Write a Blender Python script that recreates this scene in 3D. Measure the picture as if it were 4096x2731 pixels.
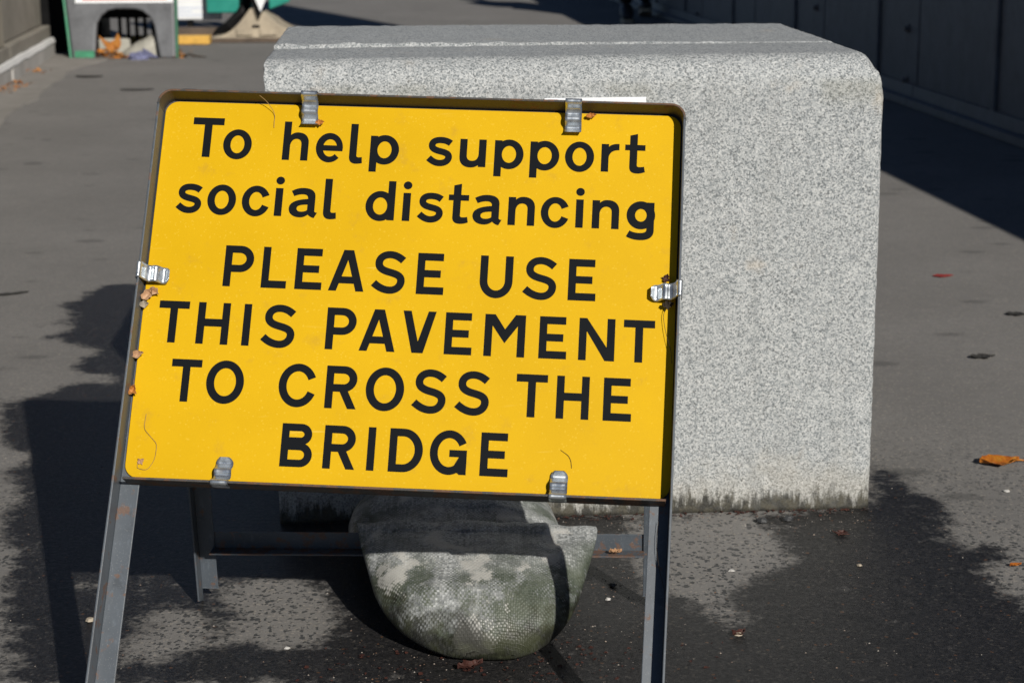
import bpy, math, random
import numpy as np
from mathutils import Vector, Matrix, noise as mnoise

for o in list(bpy.data.objects): bpy.data.objects.remove(o)
random.seed(7); rng = np.random.default_rng(11)
sc = bpy.context.scene
COL = sc.collection

# ------------------------------------------------------------------ camera, sky, sun, exposure
PW, PH = 4096.0, 2731.0                       # size of the photograph
LENS = 68.0
FPX = LENS / 36 * PW
PITCH = math.atan((PH / 2 + 435.4) / FPX)
ROLL = 0.0075
CAMZ = 0.90
_g = np.array([math.sin(ROLL) * math.cos(PITCH), math.cos(ROLL) * math.cos(PITCH), math.sin(PITCH)])
_f = np.array([0, 0, 1.0]); _y = _f - _g * (_f @ _g); _y /= np.linalg.norm(_y)
RC = np.array([np.cross(_g, _y), _y, -_g])    # image axes (right, down, forward) -> world
CP = np.array([0, 0, CAMZ])
cam = bpy.data.cameras.new('camera'); co = bpy.data.objects.new('camera', cam); COL.objects.link(co)
cam.sensor_width = 36; cam.lens = LENS; cam.clip_start = 0.05; cam.clip_end = 2000
M = Matrix([[RC[i][0], -RC[i][1], -RC[i][2], CP[i]] for i in range(3)] + [[0, 0, 0, 1]])
co.matrix_world = M
cam.dof.use_dof = True; cam.dof.focus_distance = 2.32; cam.dof.aperture_fstop = 11.5
sc.camera = co
sc.render.resolution_x = 1024; sc.render.resolution_y = 682

SUN = np.array([-0.340, 0.815, -0.470]); SUN /= np.linalg.norm(SUN)
EL = math.asin(-SUN[2]); AZ = math.atan2(-SUN[0], -SUN[1])
w = bpy.data.worlds.new('World'); sc.world = w; w.use_nodes = True
wn = w.node_tree.nodes; wl = w.node_tree.links; wn.clear()
sky = wn.new('ShaderNodeTexSky'); sky.sky_type = 'NISHITA'; sky.sun_disc = False
sky.sun_elevation = EL; sky.sun_rotation = AZ; sky.air_density = 0.5; sky.dust_density = 0.0; sky.ozone_density = 2.0
bg = wn.new('ShaderNodeBackground'); bg.inputs['Strength'].default_value = 0.05
wo = wn.new('ShaderNodeOutputWorld')
wl.new(sky.outputs[0], bg.inputs[0]); wl.new(bg.outputs[0], wo.inputs[0])
sl = bpy.data.lights.new('sun', 'SUN'); sl.energy = 5.0; sl.angle = math.radians(0.53); sl.color = (1.0, 0.945, 0.86)
so = bpy.data.objects.new('sun', sl); COL.objects.link(so)
so.rotation_euler = Vector(SUN).to_track_quat('-Z', 'Y').to_euler(); so.location = (3, -6, 6)
vs = sc.view_settings
vs.view_transform = 'Standard'; vs.look = 'None'; vs.exposure = 0.0; vs.gamma = 1.0; vs.use_curve_mapping = False

# ------------------------------------------------------------------ photo pixel -> direction helpers
def ray(u, v): return RC @ np.array([(u - PW / 2) / FPX, (v - PH / 2) / FPX, 1.0])
def gnd(u, v, z=0.0): q = ray(u, v); return CP + q * ((z - CAMZ) / q[2])
def projN(P):
    q = (P - CP) @ RC
    return np.stack([PW / 2 + FPX * q[:, 0] / q[:, 2], PH / 2 + FPX * q[:, 1] / q[:, 2]], 1)

# ------------------------------------------------------------------ object helpers
ORG = {}
def tag(o, label=None, cat=None, group=None, kind=None):
    if label: o['label'] = label
    if cat: o['category'] = cat
    if group: o['group'] = group
    if kind: o['kind'] = kind
    return o
def empty(name, loc, label, cat, group=None):
    o = bpy.data.objects.new(name, None); COL.objects.link(o); o.location = loc; o.empty_display_size = .1
    ORG[o.name] = np.array(loc, float)
    return tag(o, label, cat, group)
def mk(name, V, F, mat, parent=None, org=None, smooth=False, uv=None):
    """one mesh object from WORLD coordinates"""
    V = np.asarray(V, float).reshape(-1, 3)
    o0 = ORG[parent.name] if parent is not None else (np.array(org, float) if org is not None else np.array([V[:, 0].mean(), V[:, 1].mean(), V[:, 2].min()]))
    me = bpy.data.meshes.new(name)
    me.from_pydata([tuple(p) for p in (V - o0)], [], [tuple(f) for f in F])
    me.update()
    if smooth: me.polygons.foreach_set('use_smooth', [True] * len(me.polygons))
    me.materials.append(mat)
    if uv is not None:
        ul = me.uv_layers.new(name='UVMap')
        li = np.zeros(len(me.loops), int); me.loops.foreach_get('vertex_index', li)
        ul.data.foreach_set('uv', np.asarray(uv)[li].astype(np.float32).ravel())
    o = bpy.data.objects.new(name, me); COL.objects.link(o)
    if parent is not None: o.parent = parent
    else: o.location = o0
    ORG[o.name] = o0
    return o
class MB:
    def __init__(s): s.v = []; s.f = []
    def add(s, V, F):
        b = len(s.v); s.v += [tuple(map(float, p)) for p in V]; s.f += [tuple(b + i for i in f) for f in F]; return s
    def box(s, x0, x1, y0, y1, z0, z1, T=None, bev=0.0):
        V = [(x, y, z) for x in (x0, x1) for y in (y0, y1) for z in (z0, z1)]
        F = [(0, 1, 3, 2), (4, 6, 7, 5), (0, 4, 5, 1), (2, 3, 7, 6), (0, 2, 6, 4), (1, 5, 7, 3)]
        if T is not None: V = [T(np.array(p)) for p in V]
        return s.add(V, F)
    def tube(s, P, r, n=6, cap=True):
        P = [np.array(p, float) for p in P]; rr = r if hasattr(r, '__len__') else [r] * len(P)
        V = []; F = []
        for i, p in enumerate(P):
            d = P[min(i + 1, len(P) - 1)] - P[max(i - 1, 0)]; d /= (np.linalg.norm(d) + 1e-12)
            a = np.cross(d, [0, 0, 1.0]) if abs(d[2]) < .9 else np.cross(d, [1.0, 0, 0]); a /= np.linalg.norm(a); b = np.cross(d, a)
            for k in range(n):
                t = 2 * math.pi * k / n; V.append(p + rr[i] * (math.cos(t) * a + math.sin(t) * b))
        for i in range(len(P) - 1):
            for k in range(n): F.append((i * n + k, i * n + (k + 1) % n, (i + 1) * n + (k + 1) % n, (i + 1) * n + k))
        if cap: F.append(tuple(range(n))[::-1]); F.append(tuple(range((len(P) - 1) * n, len(P) * n)))
        return s.add(V, F)
    def extrude(s, poly, axis_fn, d0, d1):
        """closed 2D outline swept between two depths; axis_fn(a,b,d)->world"""
        n = len(poly); V = [axis_fn(a, b, d0) for a, b in poly] + [axis_fn(a, b, d1) for a, b in poly]
        F = [tuple(range(n))[::-1], tuple(range(n, 2 * n))] + [(i, (i + 1) % n, n + (i + 1) % n, n + i) for i in range(n)]
        return s.add(V, F)
    def make(s, name, mat, parent=None, org=None, smooth=False): return mk(name, s.v, s.f, mat, parent, org, smooth)
def bevel(o, w, seg=2):
    m = o.modifiers.new('bevel', 'BEVEL'); m.width = w; m.segments = seg; m.limit_method = 'ANGLE'; m.angle_limit = math.radians(35); return o

# ------------------------------------------------------------------ material helpers
def mat(name):
    m = bpy.data.materials.new(name); m.use_nodes = True
    nt = m.node_tree; b = nt.nodes['Principled BSDF']
    return m, nt, b
class N:
    """tiny node-graph helper"""
    def __init__(s, nt): s.nt = nt
    def n(s, t, **k):
        o = s.nt.nodes.new(t)
        for a, b in k.items(): setattr(o, a, b)
        return o
    def inp(s, sock, v):
        if hasattr(v, 'links') or hasattr(v, 'is_linked'): s.nt.links.new(v, sock)
        else: sock.default_value = v
    def coord(s, kind='Object', scale=(1, 1, 1), loc=(0, 0, 0)):
        c = s.n('ShaderNodeTexCoord'); mp = s.n('ShaderNodeMapping'); mp.inputs['Scale'].default_value = scale; mp.inputs['Location'].default_value = loc
        s.nt.links.new(c.outputs[kind], mp.inputs[0]); return mp.outputs[0]
    def noise(s, co_, scale, detail=3, rough=.55, dist=0.0, out='Fac'):
        o = s.n('ShaderNodeTexNoise'); s.inp(o.inputs['Vector'], co_); o.inputs['Scale'].default_value = scale
        o.inputs['Detail'].default_value = detail; o.inputs['Roughness'].default_value = rough; o.inputs['Distortion'].default_value = dist
        return o.outputs[out]
    def vor(s, co_, scale, feat='F1', rnd=1.0):
        o = s.n('ShaderNodeTexVoronoi', feature=feat); s.inp(o.inputs['Vector'], co_); o.inputs['Scale'].default_value = scale; o.inputs['Randomness'].default_value = rnd
        return o
    def m(s, op, a, b=0.0, c=0.0, clamp=False):
        o = s.n('ShaderNodeMath', operation=op, use_clamp=clamp); s.inp(o.inputs[0], a); s.inp(o.inputs[1], b); s.inp(o.inputs[2], c); return o.outputs[0]
    def rng(s, v, a, b, c=0.0, d=1.0, smooth=True):
        o = s.n('ShaderNodeMapRange', interpolation_type='SMOOTHSTEP' if smooth else 'LINEAR')
        s.inp(o.inputs[0], v)
        for i, x in enumerate((a, b, c, d)): o.inputs[i + 1].default_value = x
        return o.outputs[0]
    def mix(s, f, a, b, mode='MIX'):
        o = s.n('ShaderNodeMix', data_type='RGBA', blend_type=mode); s.inp(o.inputs[0], f)
        for sock, v in ((o.inputs[6], a), (o.inputs[7], b)):
            if hasattr(v, 'is_linked'): s.nt.links.new(v, sock)
            else: sock.default_value = (*v, 1.0) if len(v) == 3 else v
        return o.outputs[2]
    def ramp(s, v, stops, interp='LINEAR'):
        o = s.n('ShaderNodeValToRGB'); s.inp(o.inputs[0], v); o.color_ramp.interpolation = interp
        e = o.color_ramp.elements
        while len(e) < len(stops): e.new(0.5)
        for k, (p, c) in zip(e, stops): k.position = p; k.color = (*c, 1.0) if len(c) == 3 else c
        return o.outputs[0]
    def bump(s, h, strength=.3, dist=.002, normal=None):
        o = s.n('ShaderNodeBump'); s.inp(o.inputs['Height'], h); o.inputs['Strength'].default_value = strength; o.inputs['Distance'].default_value = dist
        if normal is not None: s.nt.links.new(normal, o.inputs['Normal'])
        return o.outputs[0]
def setp(nt, b, **k):
    for a, v in k.items():
        sock = b.inputs[a.replace('_', ' ')]
        if hasattr(v, 'is_linked'): nt.links.new(v, sock)
        else: sock.default_value = (*v, 1.0) if (isinstance(v, tuple) and len(v) == 3 and sock.type == 'RGBA') else v
def simple(name, col, rough=.6, metal=0.0, var=.12, scale=30, bump=.0, spec=.5):
    m, nt, b = mat(name); g = N(nt); c = g.coord()
    n1 = g.noise(c, scale, 4); n2 = g.noise(c, scale * 6, 2)
    f = g.m('ADD', g.m('MULTIPLY', n1, .7), g.m('MULTIPLY', n2, .3))
    lo = tuple(x * (1 - var * 1.6) for x in col); hi = tuple(min(1, x * (1 + var)) for x in col)
    setp(nt, b, Base_Color=g.ramp(f, [(.3, lo), (.7, hi)]), Roughness=g.rng(n1, .2, .8, max(.03, rough - .1), min(1, rough + .1)), Metallic=metal, Specular_IOR_Level=spec)
    if bump: setp(nt, b, Normal=g.bump(f, bump, .002))
    return m

# tarmac: dry / damp --------------------------------------------------------
def make_tarmac():
    m, nt, b = mat('tarmac'); g = N(nt); c = g.coord()
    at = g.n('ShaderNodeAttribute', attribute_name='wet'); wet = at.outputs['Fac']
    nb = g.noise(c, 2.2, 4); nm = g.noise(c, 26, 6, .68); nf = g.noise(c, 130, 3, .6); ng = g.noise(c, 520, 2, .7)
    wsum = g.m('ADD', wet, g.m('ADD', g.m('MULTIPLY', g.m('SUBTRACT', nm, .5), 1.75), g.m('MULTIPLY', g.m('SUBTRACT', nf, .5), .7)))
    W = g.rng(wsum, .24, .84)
    # aggregate chips, darker than the dusty matrix around them
    mpc = g.n('ShaderNodeMapping'); nt.links.new(c, mpc.inputs[0]); mpc.inputs['Scale'].default_value = (1.0, .85, 1)
    cwp = g.n('ShaderNodeMix', data_type='VECTOR'); cwp.inputs[0].default_value = .008; nt.links.new(mpc.outputs[0], cwp.inputs[4]); nt.links.new(g.noise(c, 160, 2, out='Color'), cwp.inputs[5])
    v1 = g.vor(cwp.outputs[1], 175); vL = g.vor(cwp.outputs[1], 78); sL = g.n('ShaderNodeSeparateColor'); nt.links.new(vL.outputs['Color'], sL.inputs[0]); sep = g.n('ShaderNodeSeparateColor'); nt.links.new(v1.outputs['Color'], sep.inputs[0])
    lim = g.m('ADD', .0004, g.m('MULTIPLY', sep.outputs[0], .0034))
    big_ = g.m('MULTIPLY', g.m('LESS_THAN', vL.outputs['Distance'], g.m('MULTIPLY', sL.outputs[0], .36)), g.m('GREATER_THAN', sL.outputs[1], .55))
    chip = g.m('MULTIPLY', g.m('LESS_THAN', g.m('MULTIPLY', v1.outputs['Distance'], .0057), lim), g.m('GREATER_THAN', sep.outputs[1], .42))
    chip = g.m('MAXIMUM', chip, big_)
    chip = g.m('MULTIPLY', chip, g.rng(g.m('ADD', nb, g.m('MULTIPLY', nm, .5)), .46, .80, .22, 1))
    sy_ = g.n('ShaderNodeSeparateXYZ'); nt.links.new(c, sy_.inputs[0])
    chip = g.m('MULTIPLY', chip, g.rng(g.m('ADD', sy_.outputs[1], g.m('MULTIPLY', g.m('SUBTRACT', nb, .5), 1.2)), 2.55, 3.3, 1, .16))
    v2 = g.vor(c, 300); sep2 = g.n('ShaderNodeSeparateColor'); nt.links.new(v2.outputs['Color'], sep2.inputs[0])
    base = g.ramp(g.m('ADD', g.m('MULTIPLY', nb, .6), g.m('MULTIPLY', nm, .4)), [(.3, (.168, .163, .156)), (.7, (.243, .235, .225))])
    base = g.mix(g.m('MULTIPLY', g.rng(ng, .35, .75), .35), base, (.10, .098, .095))
    base = g.mix(g.m('MULTIPLY', g.m('GREATER_THAN', sep2.outputs[0], .93), .5), base, (.33, .30, .26))
    dry = g.mix(g.m('MULTIPLY', chip, .88), base, (.040, .044, .047))
    # old dark blotches (gum, oil, wear)
    vb = g.vor(c, 3.1); sb = g.n('ShaderNodeSeparateColor'); nt.links.new(vb.outputs['Color'], sb.inputs[0])
    blot = g.m('LESS_THAN', g.m('ADD', vb.outputs['Distance'], g.m('MULTIPLY', g.m('SUBTRACT', nf, .5), .12)), g.m('MULTIPLY', sb.outputs[0], .11))
    dry = g.mix(g.m('MULTIPLY', blot, .5), dry, (.06, .06, .06))
    mpb = g.n('ShaderNodeMapping'); nt.links.new(c, mpb.inputs[0]); mpb.inputs['Scale'].default_value = (.75, 1.3, 1)
    vc = g.vor(mpb.outputs[0], 6.5); sc2 = g.n('ShaderNodeSeparateColor'); nt.links.new(vc.outputs['Color'], sc2.inputs[0])
    bl2 = g.rng(g.m('SUBTRACT', g.m('ADD', vc.outputs['Distance'], g.m('MULTIPLY', g.m('SUBTRACT', nf, .5), .3)), g.m('MULTIPLY', sc2.outputs[1], .20)), -.04, .06, 1, 0)
    dry = g.mix(g.m('MULTIPLY', bl2, .48), dry, (.07, .07, .068))
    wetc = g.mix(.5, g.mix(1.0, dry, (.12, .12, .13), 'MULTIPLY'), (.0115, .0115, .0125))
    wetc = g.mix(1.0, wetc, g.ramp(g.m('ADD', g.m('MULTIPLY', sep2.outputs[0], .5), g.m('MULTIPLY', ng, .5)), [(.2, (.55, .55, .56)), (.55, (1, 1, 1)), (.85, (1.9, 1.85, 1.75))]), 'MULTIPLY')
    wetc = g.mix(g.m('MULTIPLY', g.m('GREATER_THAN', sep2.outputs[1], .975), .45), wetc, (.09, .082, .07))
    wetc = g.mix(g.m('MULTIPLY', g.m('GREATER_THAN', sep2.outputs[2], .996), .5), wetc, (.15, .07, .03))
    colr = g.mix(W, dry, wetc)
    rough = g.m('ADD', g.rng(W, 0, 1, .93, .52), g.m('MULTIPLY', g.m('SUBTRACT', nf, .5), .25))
    h = g.m('ADD', g.m('MULTIPLY', nf, .5), g.m('ADD', g.m('MULTIPLY', ng, .5), g.m('MULTIPLY', chip, -.35)))
    setp(nt, b, Base_Color=colr, Roughness=rough, Specular_IOR_Level=g.rng(W, 0, 1, .25, .42), Normal=g.bump(h, .8, .0022))
    return m
# granite -------------------------------------------------------------------
def make_granite(dark=0.0, name='granite'):
    m, nt, b = mat(name); g = N(nt); c = g.coord()
    warp = g.noise(c, 210, 2, out='Color')
    mx = g.n('ShaderNodeMix', data_type='VECTOR'); mx.inputs[0].default_value = .0035
    nt.links.new(c, mx.inputs[4]); nt.links.new(warp, mx.inputs[5]); cw = mx.outputs[1]
    v1 = g.vor(cw, 540); s1 = g.n('ShaderNodeSeparateColor'); nt.links.new(v1.outputs['Color'], s1.inputs[0])
    v2 = g.vor(cw, 430); s2 = g.n('ShaderNodeSeparateColor'); nt.links.new(v2.outputs['Color'], s2.inputs[0])
    big = g.noise(c, 7, 3); med = g.noise(c, 60, 3, .6)
    grain = g.ramp(g.m('ADD', s1.outputs[0], g.m('MULTIPLY', g.m('SUBTRACT', med, .5), .55)), [(.0, (.12, .135, .143)), (.22, (.235, .255, .264)), (.48, (.335, .353, .36)), (.78, (.43, .446, .448)), (1, (.52, .532, .528))])
    fl = g.m('MULTIPLY', g.m('LESS_THAN', s2.outputs[0], .12), g.m('GREATER_THAN', med, .47))
    col = g.mix(g.m('MULTIPLY', fl, .55), grain, (.055, .06, .062))
    warm = g.rng(g.noise(c, 11, 4, .65), .60, .78)
    col = g.mix(g.m('MULTIPLY', warm, .38), col, (.55, .45, .33))
    col = g.mix(g.rng(big, .3, .75, .0, .16), col, (.30, .31, .31))
    # grime fringe along the foot and algae specks below the rounded nose
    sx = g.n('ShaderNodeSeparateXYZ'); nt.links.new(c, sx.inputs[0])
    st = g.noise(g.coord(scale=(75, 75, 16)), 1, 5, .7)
    tan_ = g.rng(g.m('ADD', sx.outputs[2], g.m('MULTIPLY', g.m('SUBTRACT', g.noise(c, 14, 3), .5), -.16)), .03, .09, 1, 0)
    col = g.mix(g.m('MULTIPLY', tan_, .22), col, (.42, .36, .26))
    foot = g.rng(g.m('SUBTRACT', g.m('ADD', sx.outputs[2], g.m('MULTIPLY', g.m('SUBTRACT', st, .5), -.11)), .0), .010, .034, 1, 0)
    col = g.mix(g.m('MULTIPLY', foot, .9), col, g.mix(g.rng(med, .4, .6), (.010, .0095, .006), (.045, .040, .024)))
    nose = g.m('MULTIPLY', g.rng(sx.outputs[2], .585, .625), g.rng(sx.outputs[2], .628, .645, 1, 0))
    nose = g.m('MULTIPLY', nose, g.rng(g.noise(c, 9, 3), .45, .65))
    col = g.mix(g.m('MULTIPLY', nose, .28), col, (.17, .165, .11))
    h = g.m('ADD', g.m('MULTIPLY', s1.outputs[1], .4), g.m('ADD', g.m('MULTIPLY', med, .6), g.m('MULTIPLY', g.noise(c, 380, 2), .5)))
    drip = g.noise(g.coord(scale=(22, 22, 1.6)), 1, 4, .6)
    col = g.mix(g.m('MULTIPLY', g.rng(drip, .52, .74), .22), col, (.20, .205, .20))
    if dark: col = g.mix(dark, col, (.2, .2, .2))
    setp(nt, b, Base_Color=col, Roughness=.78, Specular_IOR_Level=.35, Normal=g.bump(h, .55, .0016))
    return m
# painted / galvanised steel with rusty edges -------------------------------
def make_steel(name, col, rough=.5, rust=.5):
    m, nt, b = mat(name); g = N(nt); c = g.coord()
    n1 = g.noise(c, 60, 4, .6); n2 = g.noise(c, 12, 3); n3 = g.noise(c, 350, 2)
    base = g.ramp(n2, [(.3, tuple(x * .82 for x in col)), (.7, tuple(x * 1.12 for x in col))])
    geo = g.n('ShaderNodeNewGeometry')
    edge = g.rng(geo.outputs['Pointiness'], .53, .62)
    scuff = g.rng(g.noise(g.coord(scale=(220, 220, 26)), 1, 3, .6), .56, .70)
    base = g.mix(g.m('MULTIPLY', scuff, .30), base, tuple(min(1, x * 1.9) for x in col))
    grime = g.rng(g.noise(c, 34, 5, .7), .55, .70)
    base = g.mix(g.m('MULTIPLY', grime, .45), base, tuple(x * .4 for x in col))
    rm = g.m('MULTIPLY', g.rng(g.m('ADD', n1, g.m('MULTIPLY', edge, .25)), .585, .67), rust)
    colr = g.mix(rm, base, g.mix(n3, (.10, .042, .018), (.20, .095, .04)))
    spk = g.m('GREATER_THAN', g.noise(c, 900, 1), .70)
    colr = g.mix(g.m('MULTIPLY', spk, .25), colr, (.45, .45, .43))
    setp(nt, b, Base_Color=colr, Roughness=g.m('ADD', rough, g.m('MULTIPLY', rm, .35)), Specular_IOR_Level=.5, Normal=g.bump(n1, .12, .001))
    return m
def make_yellow():
    m, nt, b = mat('yellow_reflective_sheet'); g = N(nt); c = g.coord()
    n1 = g.noise(c, 7, 4); fine = g.noise(c, 700, 2); v = g.vor(c, 600); s = g.n('ShaderNodeSeparateColor'); nt.links.new(v.outputs['Color'], s.inputs[0])
    col = g.ramp(n1, [(.3, (.56, .336, .003)), (.7, (.62, .375, .004))])
    col = g.mix(g.rng(fine, .3, .7, 0, .14), col, (.45, .255, .003))
    col = g.mix(g.m('MULTIPLY', g.m('GREATER_THAN', s.outputs[0], .975), .22), col, (.75, .52, .06))  # bright specks put into the colour as the sheet's sparkle
    vd = g.vor(c, 14); sd = g.n('ShaderNodeSeparateColor'); nt.links.new(vd.outputs['Color'], sd.inputs[0])
    spot = g.m('LESS_THAN', g.m('ADD', vd.outputs['Distance'], g.m('MULTIPLY', fine, .02)), g.m('MULTIPLY', g.m('GREATER_THAN', sd.outputs[1], .55), .030))
    col = g.mix(g.m('MULTIPLY', spot, .8), col, (.10, .06, .02))
    scr = g.m('MULTIPLY', g.rng(g.noise(g.coord(scale=(9, 160, 160)), 1, 2, .6), .66, .72), g.rng(g.noise(c, 6, 3), .5, .65))
    col = g.mix(g.m('MULTIPLY', scr, .35), col, (.75, .55, .12))
    dirt = g.m('MULTIPLY', g.rng(g.noise(c, 26, 5, .7), .56, .76), .38)
    col = g.mix(dirt, col, (.38, .22, .03))
    setp(nt, b, Base_Color=col, Roughness=g.rng(n1, .3, .7, .5, .62), Specular_IOR_Level=.12, Normal=g.bump(fine, .05, .0005))
    return m
def make_zinc():
    m, nt, b = mat('zinc_clip'); g = N(nt); c = g.coord()
    n1 = g.noise(c, 90, 4); n2 = g.noise(c, 25, 3)
    col = g.ramp(n1, [(.3, (.42, .46, .50)), (.7, (.66, .70, .73))])
    col = g.mix(g.m('MULTIPLY', g.rng(n2, .60, .72), .6), col, (.30, .19, .09))
    setp(nt, b, Base_Color=col, Metallic=.85, Roughness=g.rng(n1, .3, .7, .22, .42))
    return m
def make_sack():
    m, nt, b = mat('woven_sack'); g = N(nt)
    uv = g.n('ShaderNodeUVMap').outputs[0]; c = g.coord()
    wv = g.noise(c, 30, 3, out='Color')
    mx = g.n('ShaderNodeMix', data_type='VECTOR'); mx.inputs[0].default_value = .010; nt.links.new(uv, mx.inputs[4]); nt.links.new(wv, mx.inputs[5]); uvw = mx.outputs[1]
    sx = g.n('ShaderNodeSeparateXYZ'); nt.links.new(uvw, sx.inputs[0])
    K = math.pi / .0026
    a = g.m('MULTIPLY', g.m('SINE', g.m('MULTIPLY', sx.outputs[0], K)), g.m('SINE', g.m('MULTIPLY', sx.outputs[1], K)))
    warp = g.m('ABSOLUTE', g.m('SINE', g.m('MULTIPLY', sx.outputs[0], K))); weft = g.m('ABSOLUTE', g.m('SINE', g.m('MULTIPLY', sx.outputs[1], K)))
    gap = g.m('MULTIPLY', g.rng(warp, .0, .35, 1, 0), 1.0); gap = g.m('MAXIMUM', gap, g.rng(weft, .0, .35, 1, 0))
    strand = g.noise(g.coord('UV', scale=(190, 9, 1)), 1, 2)
    strand2 = g.noise(g.coord('UV', scale=(9, 190, 1)), 1, 2)
    base = g.ramp(g.m('ADD', g.m('MULTIPLY', strand, .5), g.m('MULTIPLY', strand2, .5)), [(.35, (.27, .285, .288)), (.65, (.45, .465, .468))])
    vq = g.n('ShaderNodeVectorMath', operation='FLOOR'); vsc = g.n('ShaderNodeVectorMath', operation='SCALE'); vsc.inputs['Scale'].default_value = 1 / .0026
    nt.links.new(uvw, vsc.inputs[0]); nt.links.new(vsc.outputs[0], vq.inputs[0]); wnz = g.n('ShaderNodeTexWhiteNoise'); nt.links.new(vq.outputs[0], wnz.inputs['Vector'])
    base = g.mix(1.0, base, g.ramp(wnz.outputs['Value'], [(0, (.45, .46, .46)), (.5, (.9, .9, .9)), (1, (1.3, 1.3, 1.3))]), 'MULTIPLY')
    base = g.mix(g.rng(a, -.6, .6, 0, .22), base, (.13, .145, .145))
    # algae film with rubbed-clean blotches; soil along the underside
    n1 = g.noise(c, 11, 4, .62); n2 = g.noise(c, 27, 3, .6); tooth = g.m('MULTIPLY', a, .05)
    alg = g.rng(g.m('ADD', g.m('ADD', n1, g.m('MULTIPLY', n2, .3)), g.m('ADD', g.m('MULTIPLY', tooth, .9), g.m('MULTIPLY', g.m('SUBTRACT', wnz.outputs['Value'], .5), .12))), .555, .70)
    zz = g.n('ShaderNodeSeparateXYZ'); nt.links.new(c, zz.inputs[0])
    algcol = g.mix(g.rng(n2, .35, .65), (.027, .040, .021), (.078, .092, .064))
    top = g.rng(g.m('ADD', zz.outputs[2], g.m('MULTIPLY', g.m('SUBTRACT', n2, .5), .05)), .085, .115, 1, .12)
    col = g.mix(g.m('MULTIPLY', alg, g.m('MULTIPLY', top, .9)), base, algcol)
    col = g.mix(g.m('MULTIPLY', gap, g.m('ADD', .16, g.m('MULTIPLY', alg, .35))), col, (.035, .05, .025))
    clean = g.rng(g.m('ADD', g.noise(c, 17, 4, .6), g.m('MULTIPLY', tooth, .6)), .555, .62)
    col = g.mix(g.m('MULTIPLY', clean, .75), col, (.46, .455, .43))
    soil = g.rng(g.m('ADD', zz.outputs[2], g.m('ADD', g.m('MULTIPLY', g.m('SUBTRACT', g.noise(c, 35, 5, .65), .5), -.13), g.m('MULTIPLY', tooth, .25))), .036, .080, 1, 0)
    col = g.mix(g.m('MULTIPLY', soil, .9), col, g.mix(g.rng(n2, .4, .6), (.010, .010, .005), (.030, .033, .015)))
    h = g.m('ADD', g.m('MULTIPLY', gap, -1.0), g.m('MULTIPLY', a, .4))
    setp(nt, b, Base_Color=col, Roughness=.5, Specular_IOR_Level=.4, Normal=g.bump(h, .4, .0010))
    return m
def make_concrete(name, c0, c1, scale=4, bump=.3):
    m, nt, b = mat(name); g = N(nt); c = g.coord()
    n1 = g.noise(c, scale, 5, .6); n2 = g.noise(c, scale * 12, 4, .65); st = g.noise(g.coord(scale=(6, 6, .6)), 1, 4)
    f = g.m('ADD', g.m('MULTIPLY', n1, .5), g.m('ADD', g.m('MULTIPLY', n2, .25), g.m('MULTIPLY', st, .25)))
    setp(nt, b, Base_Color=g.ramp(f, [(.3, c0), (.68, c1)]), Roughness=.88, Specular_IOR_Level=.25, Normal=g.bump(n2, bump, .004))
    return m
def make_leaf(name, cols, scale=30):
    m, nt, b = mat(name); g = N(nt); c = g.coord()
    n1 = g.noise(c, scale, 4, .6); n2 = g.noise(c, scale * 5, 2)
    col = g.ramp(n1, [(.25 + .5 * i / max(1, len(cols) - 1), k) for i, k in enumerate(cols)])
    col = g.mix(g.m('MULTIPLY', g.rng(n2, .58, .7), .5), col, tuple(x * .25 for x in cols[0]))
    setp(nt, b, Base_Color=col, Roughness=.6, Specular_IOR_Level=.35, Normal=g.bump(n2, .3, .001))
    return m

M_TAR = make_tarmac(); M_GRAN = make_granite()
M_FRAME = make_steel('grey_steel', (.068, .081, .097), .48, .6)
M_RIM = make_steel('dark_rim_steel', (.046, .042, .038), .6, .6)
M_YEL = make_yellow(); M_BLK = simple('black_vinyl', (.006, .0075, .0095), .6, var=.05, scale=40, spec=.07)
M_ZINC = make_zinc(); M_SACK = make_sack()
M_WHITE = simple('white_plastic', (.74, .76, .78), .4, var=.03, scale=10)
M_RED = simple('red_print', (.50, .045, .05), .45, var=.1, scale=60)
M_PINK = simple('faded_red_print', (.36, .12, .13), .6, var=.35, scale=160)
M_MARK = simple('dark_print', (.10, .10, .11), .6, var=.2, scale=60)
M_PANEL = make_steel('charcoal_panel', (.098, .112, .128), .6, .06)
M_KICK = make_steel('kick_plate', (.095, .106, .122), .55, .1)
M_BOLT = make_steel('bolt_steel', (.10, .105, .11), .4, .2)
M_WALL = make_concrete('parapet_stone', (.155, .142, .118), (.30, .28, .24), 5)
M_WALL2 = make_concrete('weathered_stone', (.24, .215, .165), (.38, .345, .28), 7)
M_BASEST = make_concrete('pale_base_stone', (.30, .29, .275), (.46, .45, .43), 6)
M_PAINT = make_concrete('peeling_white_paint', (.52, .52, .51), (.80, .80, .79), 9)
M_STRIP = make_concrete('paving_concrete', (.185, .175, .16), (.285, .27, .25), 5)
M_PIER = make_concrete('pier_stone', (.25, .24, .22), (.38, .36, .33), 2)
M_GREYP = simple('grey_plastic', (.105, .110, .120), .5, var=.25, scale=9, bump=.1)
M_GREEN = simple('green_plastic', (.030, .20, .105), .45, var=.25, scale=14)
M_TEAL = simple('teal_plastic', (.015, .235, .185), .45, var=.12, scale=8)
M_BLACKST = simple('black_steel', (.006, .006, .0065), .6, var=.2, scale=12, spec=.12)
M_TAN = simple('tan_rubber', (.37, .315, .235), .75, var=.22, scale=12, bump=.25)
M_TIMBER = simple('brown_timber', (.10, .072, .052), .8, var=.3, scale=16, bump=.3)
M_YBOARD = simple('yellow_board', (.62, .36, .07), .6, var=.18, scale=20)
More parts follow.
